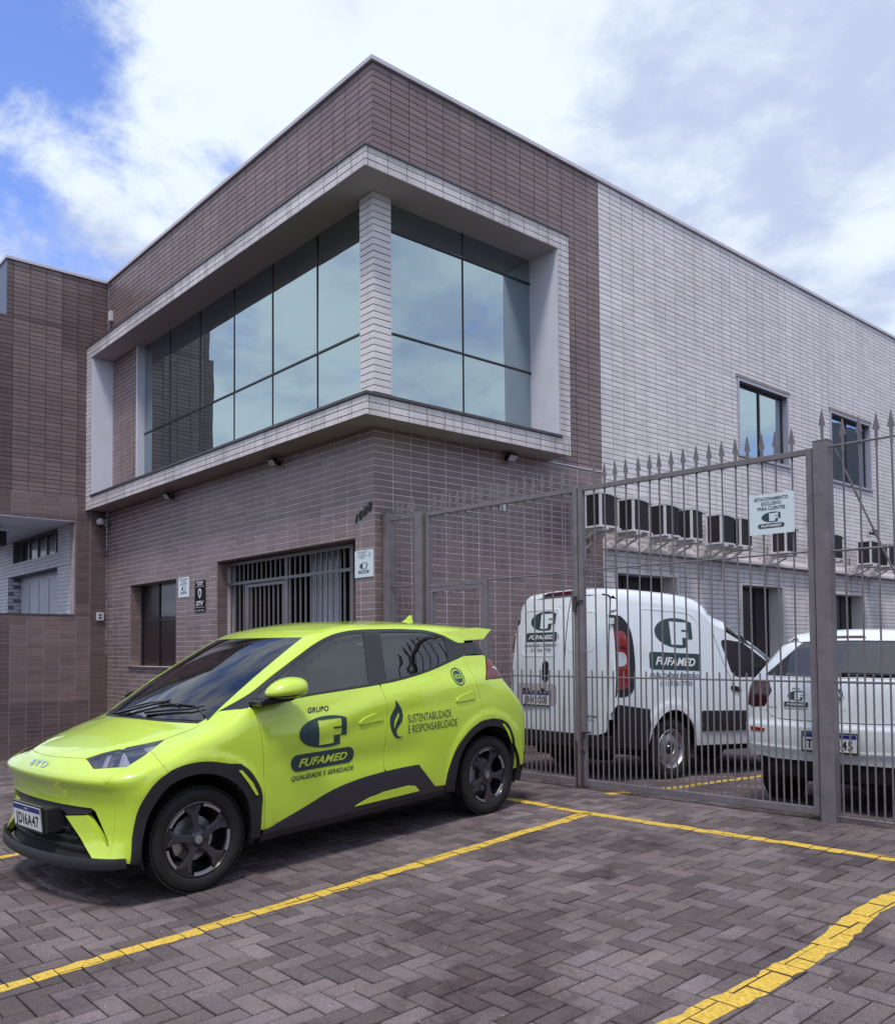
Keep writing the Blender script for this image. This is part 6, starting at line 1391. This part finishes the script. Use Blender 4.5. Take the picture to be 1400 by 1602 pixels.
# bumper across the back, lower dark valance
bu = [(-.66, .80), (-.553, .775), (-.505, .732), (-.42, .715), (-.15, .709), (.15, .709), (.42, .715), (.505, .732), (.553, .775), (.66, .80), (.68, .62), (.685, .50), (.60, .42), (.50, .405), (-.50, .405), (-.60, .42), (-.685, .50), (-.68, .62)]
panel(wb_, 'rear_bumper', 'car_white', [([B_(bu)], R_)], h=.03, gap=.001, skirt=.03)
panel(wb_, 'rear_valance', 'under', [([B_([(-.58, .42), (-.50, .408), (.50, .408), (.58, .42), (.52, .27), (-.52, .27)])], R_)], h=.05, off=-.01, gap=0, skirt=0)
panel(wb_, 'bumper_lip', 'car_white', [([B_([(-.68, .512), (0, .492), (.68, .512), (.685, .50), (0, .472), (-.685, .50)])], R_)], h=.03, off=.008, gap=0, skirt=.012)
for s in (1, -1):
    D = (0, s, 0)
    tlp = [(s*.64, 1.012), (s*.545, 1.012), (s*.51, .94), (s*.565, .81), (s*.66, .808)]
    q = PL(B_(tlp), R_); q2 = PL(sd([(.40, .82), (.36, .93), (.42, 1.0)], s), D)
    panel(wb_, 'tail_lamp', 'dark_red_lens', [([q+q2], (.75, s*.65, 0))], h=.025, off=.003, gap=.002, skirt=.02)
    panel(wb_, 'rear_reflector', 'red_lens', [([[*PL(B_([(s*.55, .635), (s*.68, .648), (s*.68, .615), (s*.56, .612)]), R_)]], R_)], h=.02, off=.006, gap=0, skirt=.006)
    edge = PL(B_([(s*.66, .80), (s*.68, .62), (s*.685, .50), (s*.60, .42)]), R_); arch = [(.34*math.cos(t), .30+.36*math.sin(t)) for t in np.linspace(math.radians(172), math.radians(5), 22)]
    up = [(.36, .92), (.42, 1.01)]
    sl = [(.34, .33), (.38, .42)]+[(.47, .50), (.49, .62), (.44, .80), (.40, .82), (.36, .93), (.42, 1.01), (.40, 1.06), (.30, 1.30)]+[(.1, 1.34), (-.3, 1.35), (-.8, 1.335), (-1.1, 1.27), (-1.4, 1.15), (-1.9, .97), (-2.5, .86), (-2.95, .76), (-3.0, .5), (-2.95, .3)]
    far_ = [(-2.5+.34*math.cos(t), .30+.36*math.sin(t)) for t in np.linspace(math.radians(172), math.radians(5), 22)]
    win = [(.12, 1.10), (.02, 1.28), (-.4, 1.31), (-.9, 1.28), (-1.2, 1.17), (-1.55, 1.0), (-1.3, .985), (-.4, 1.01)]
    panel(wb_, 'body_side', 'car_white', [([sd(sl+far_+[(-2.1, .28), (-.36, .28)]+arch, s), sd(win, s)], D)], h=.05, gap=0, skirt=.02)
    panel(wb_, 'side_window', 'tint_glass', [([sd(win, s)], D)], h=.06, off=-.004, gap=-.003, skirt=0)
    c3 = PL(sd([(.38, .42), (.47, .50), (.49, .62), (.44, .80)], s), D); 
    panel(wb_, 'bumper_corner', 'car_white', [([edge+c3], (.75, s*.65, 0))], h=.03, gap=-.001, skirt=.02)
    hc = PL(B_([(s*.60, 1.062), (s*.43, 1.265), (s*.38, 1.325)]), R_); sc3 = PL(sd([(.42, 1.01), (.40, 1.06), (.30, 1.30)], s), D); hb3 = PL(B_([(s*.64, 1.012), (s*.545, 1.012), (s*.53, 1.045)]), R_)
    panel(wb_, 'rear_pillar', 'car_white', [([sc3+hc[::-1]+hb3[::-1]], (.75, s*.6, .25))], h=.03, gap=0, skirt=.02)
    panel(wb_, 'tailgate_edge', 'car_white', [([PL(B_([(s*.545, 1.012), (s*.51, .94), (s*.565, .81), (s*.66, .80), (s*.553, .778), (s*.55, .79), (s*.545, .92), (s*.53, 1.045)]), R_)], R_)], h=.03, gap=-.001, skirt=.01)
    for wx in (0.0, -2.5):
        c = (wx, s*.765, .30); fn = lambda a, b, h, c=c, s=s: (c[0]+a, c[1]-s*h, c[2]+b)
        w = MB(); w.lathe([(.205, .010), (.195, .006), (.185, .03), (.08, .02), (.0, .018)], fn, 32); wo = w.build('wheel', 'rim_dark', wc, smooth='auto', local=True); tyre(wo, c, s, .30, .185, .205)
panel(wb_, 'screen_base', 'car_white', [([B_([(-.60, 1.058), (-.3, 1.052), (.3, 1.052), (.60, 1.058), (.53, 1.047), (-.53, 1.047)])], R_)], h=.02, gap=0, skirt=.01)
plate(wc, 'TQS1B45', (.722, -.02, .562), (0, 1, 0), (0, 0, 1))
m = MB(); m.tube([(.585, .05, 1.085), (.575, .40, 1.078)], .010, 8); m.tube([(.59, .38, 1.075), (.60, .05, 1.072)], .007, 6); m.tube([(.62, .05, 1.07), (.57, .05, 1.09)], .022, 10); m.build('rear_wiper', 'trim_black', wc, local=True)
V, F = fill2d([cir(.052), cir(.044)]); decal(wb_, 'badge_ring', 'chrome', V, F, lambda a, b: (2, .02+a, .92+b), R_, wc, .008); V, F = fill2d([cir(.044)]); decal(wb_, 'badge_disc', 'frame_dark', V, F, lambda a, b: (2, .02+a, .92+b), R_, wc, .006)
V, F = fit_text('VW', .055, .05, 0, .01, .8); decal(wb_, 'lettering', 'chrome', V, F, lambda a, b: (2, .02+a, .895+b), R_, wc, .009)
V, F = fit_text('POLO', .15, .018, 0, .01, 1.5); decal(wb_, 'lettering', 'chrome', V, F, lambda a, b: (2, .02+a, .80+b), R_, wc, .005); V, F = fit_text('Lance', .07, .018, 0, .0); decal(wb_, 'lettering', 'ink_black', V, F, lambda a, b: (2, -.49+a, .80+b), R_, wc, .004)
brand(wb_, wc, lambda u, v: (2, u, v), R_, -.30, .865, .145, light='ink_white', ph=.26, pw=1.36, pr=.006, pill_dy=.20)
m = MB(); m.box(-2.9, .55, -.60, .60, .24, .30); m.box(-2.8, .50, -.55, .55, .30, .95); m.build('floor_pan', 'under', wc, local=True)
m = MB(); m.obox((.45, .30, .30), Vector((.12, 0, 0)), Vector((0, .22, 0)), Vector((0, 0, .07))); m.build('silencer', 'under', wc, local=True, bevel=.03)
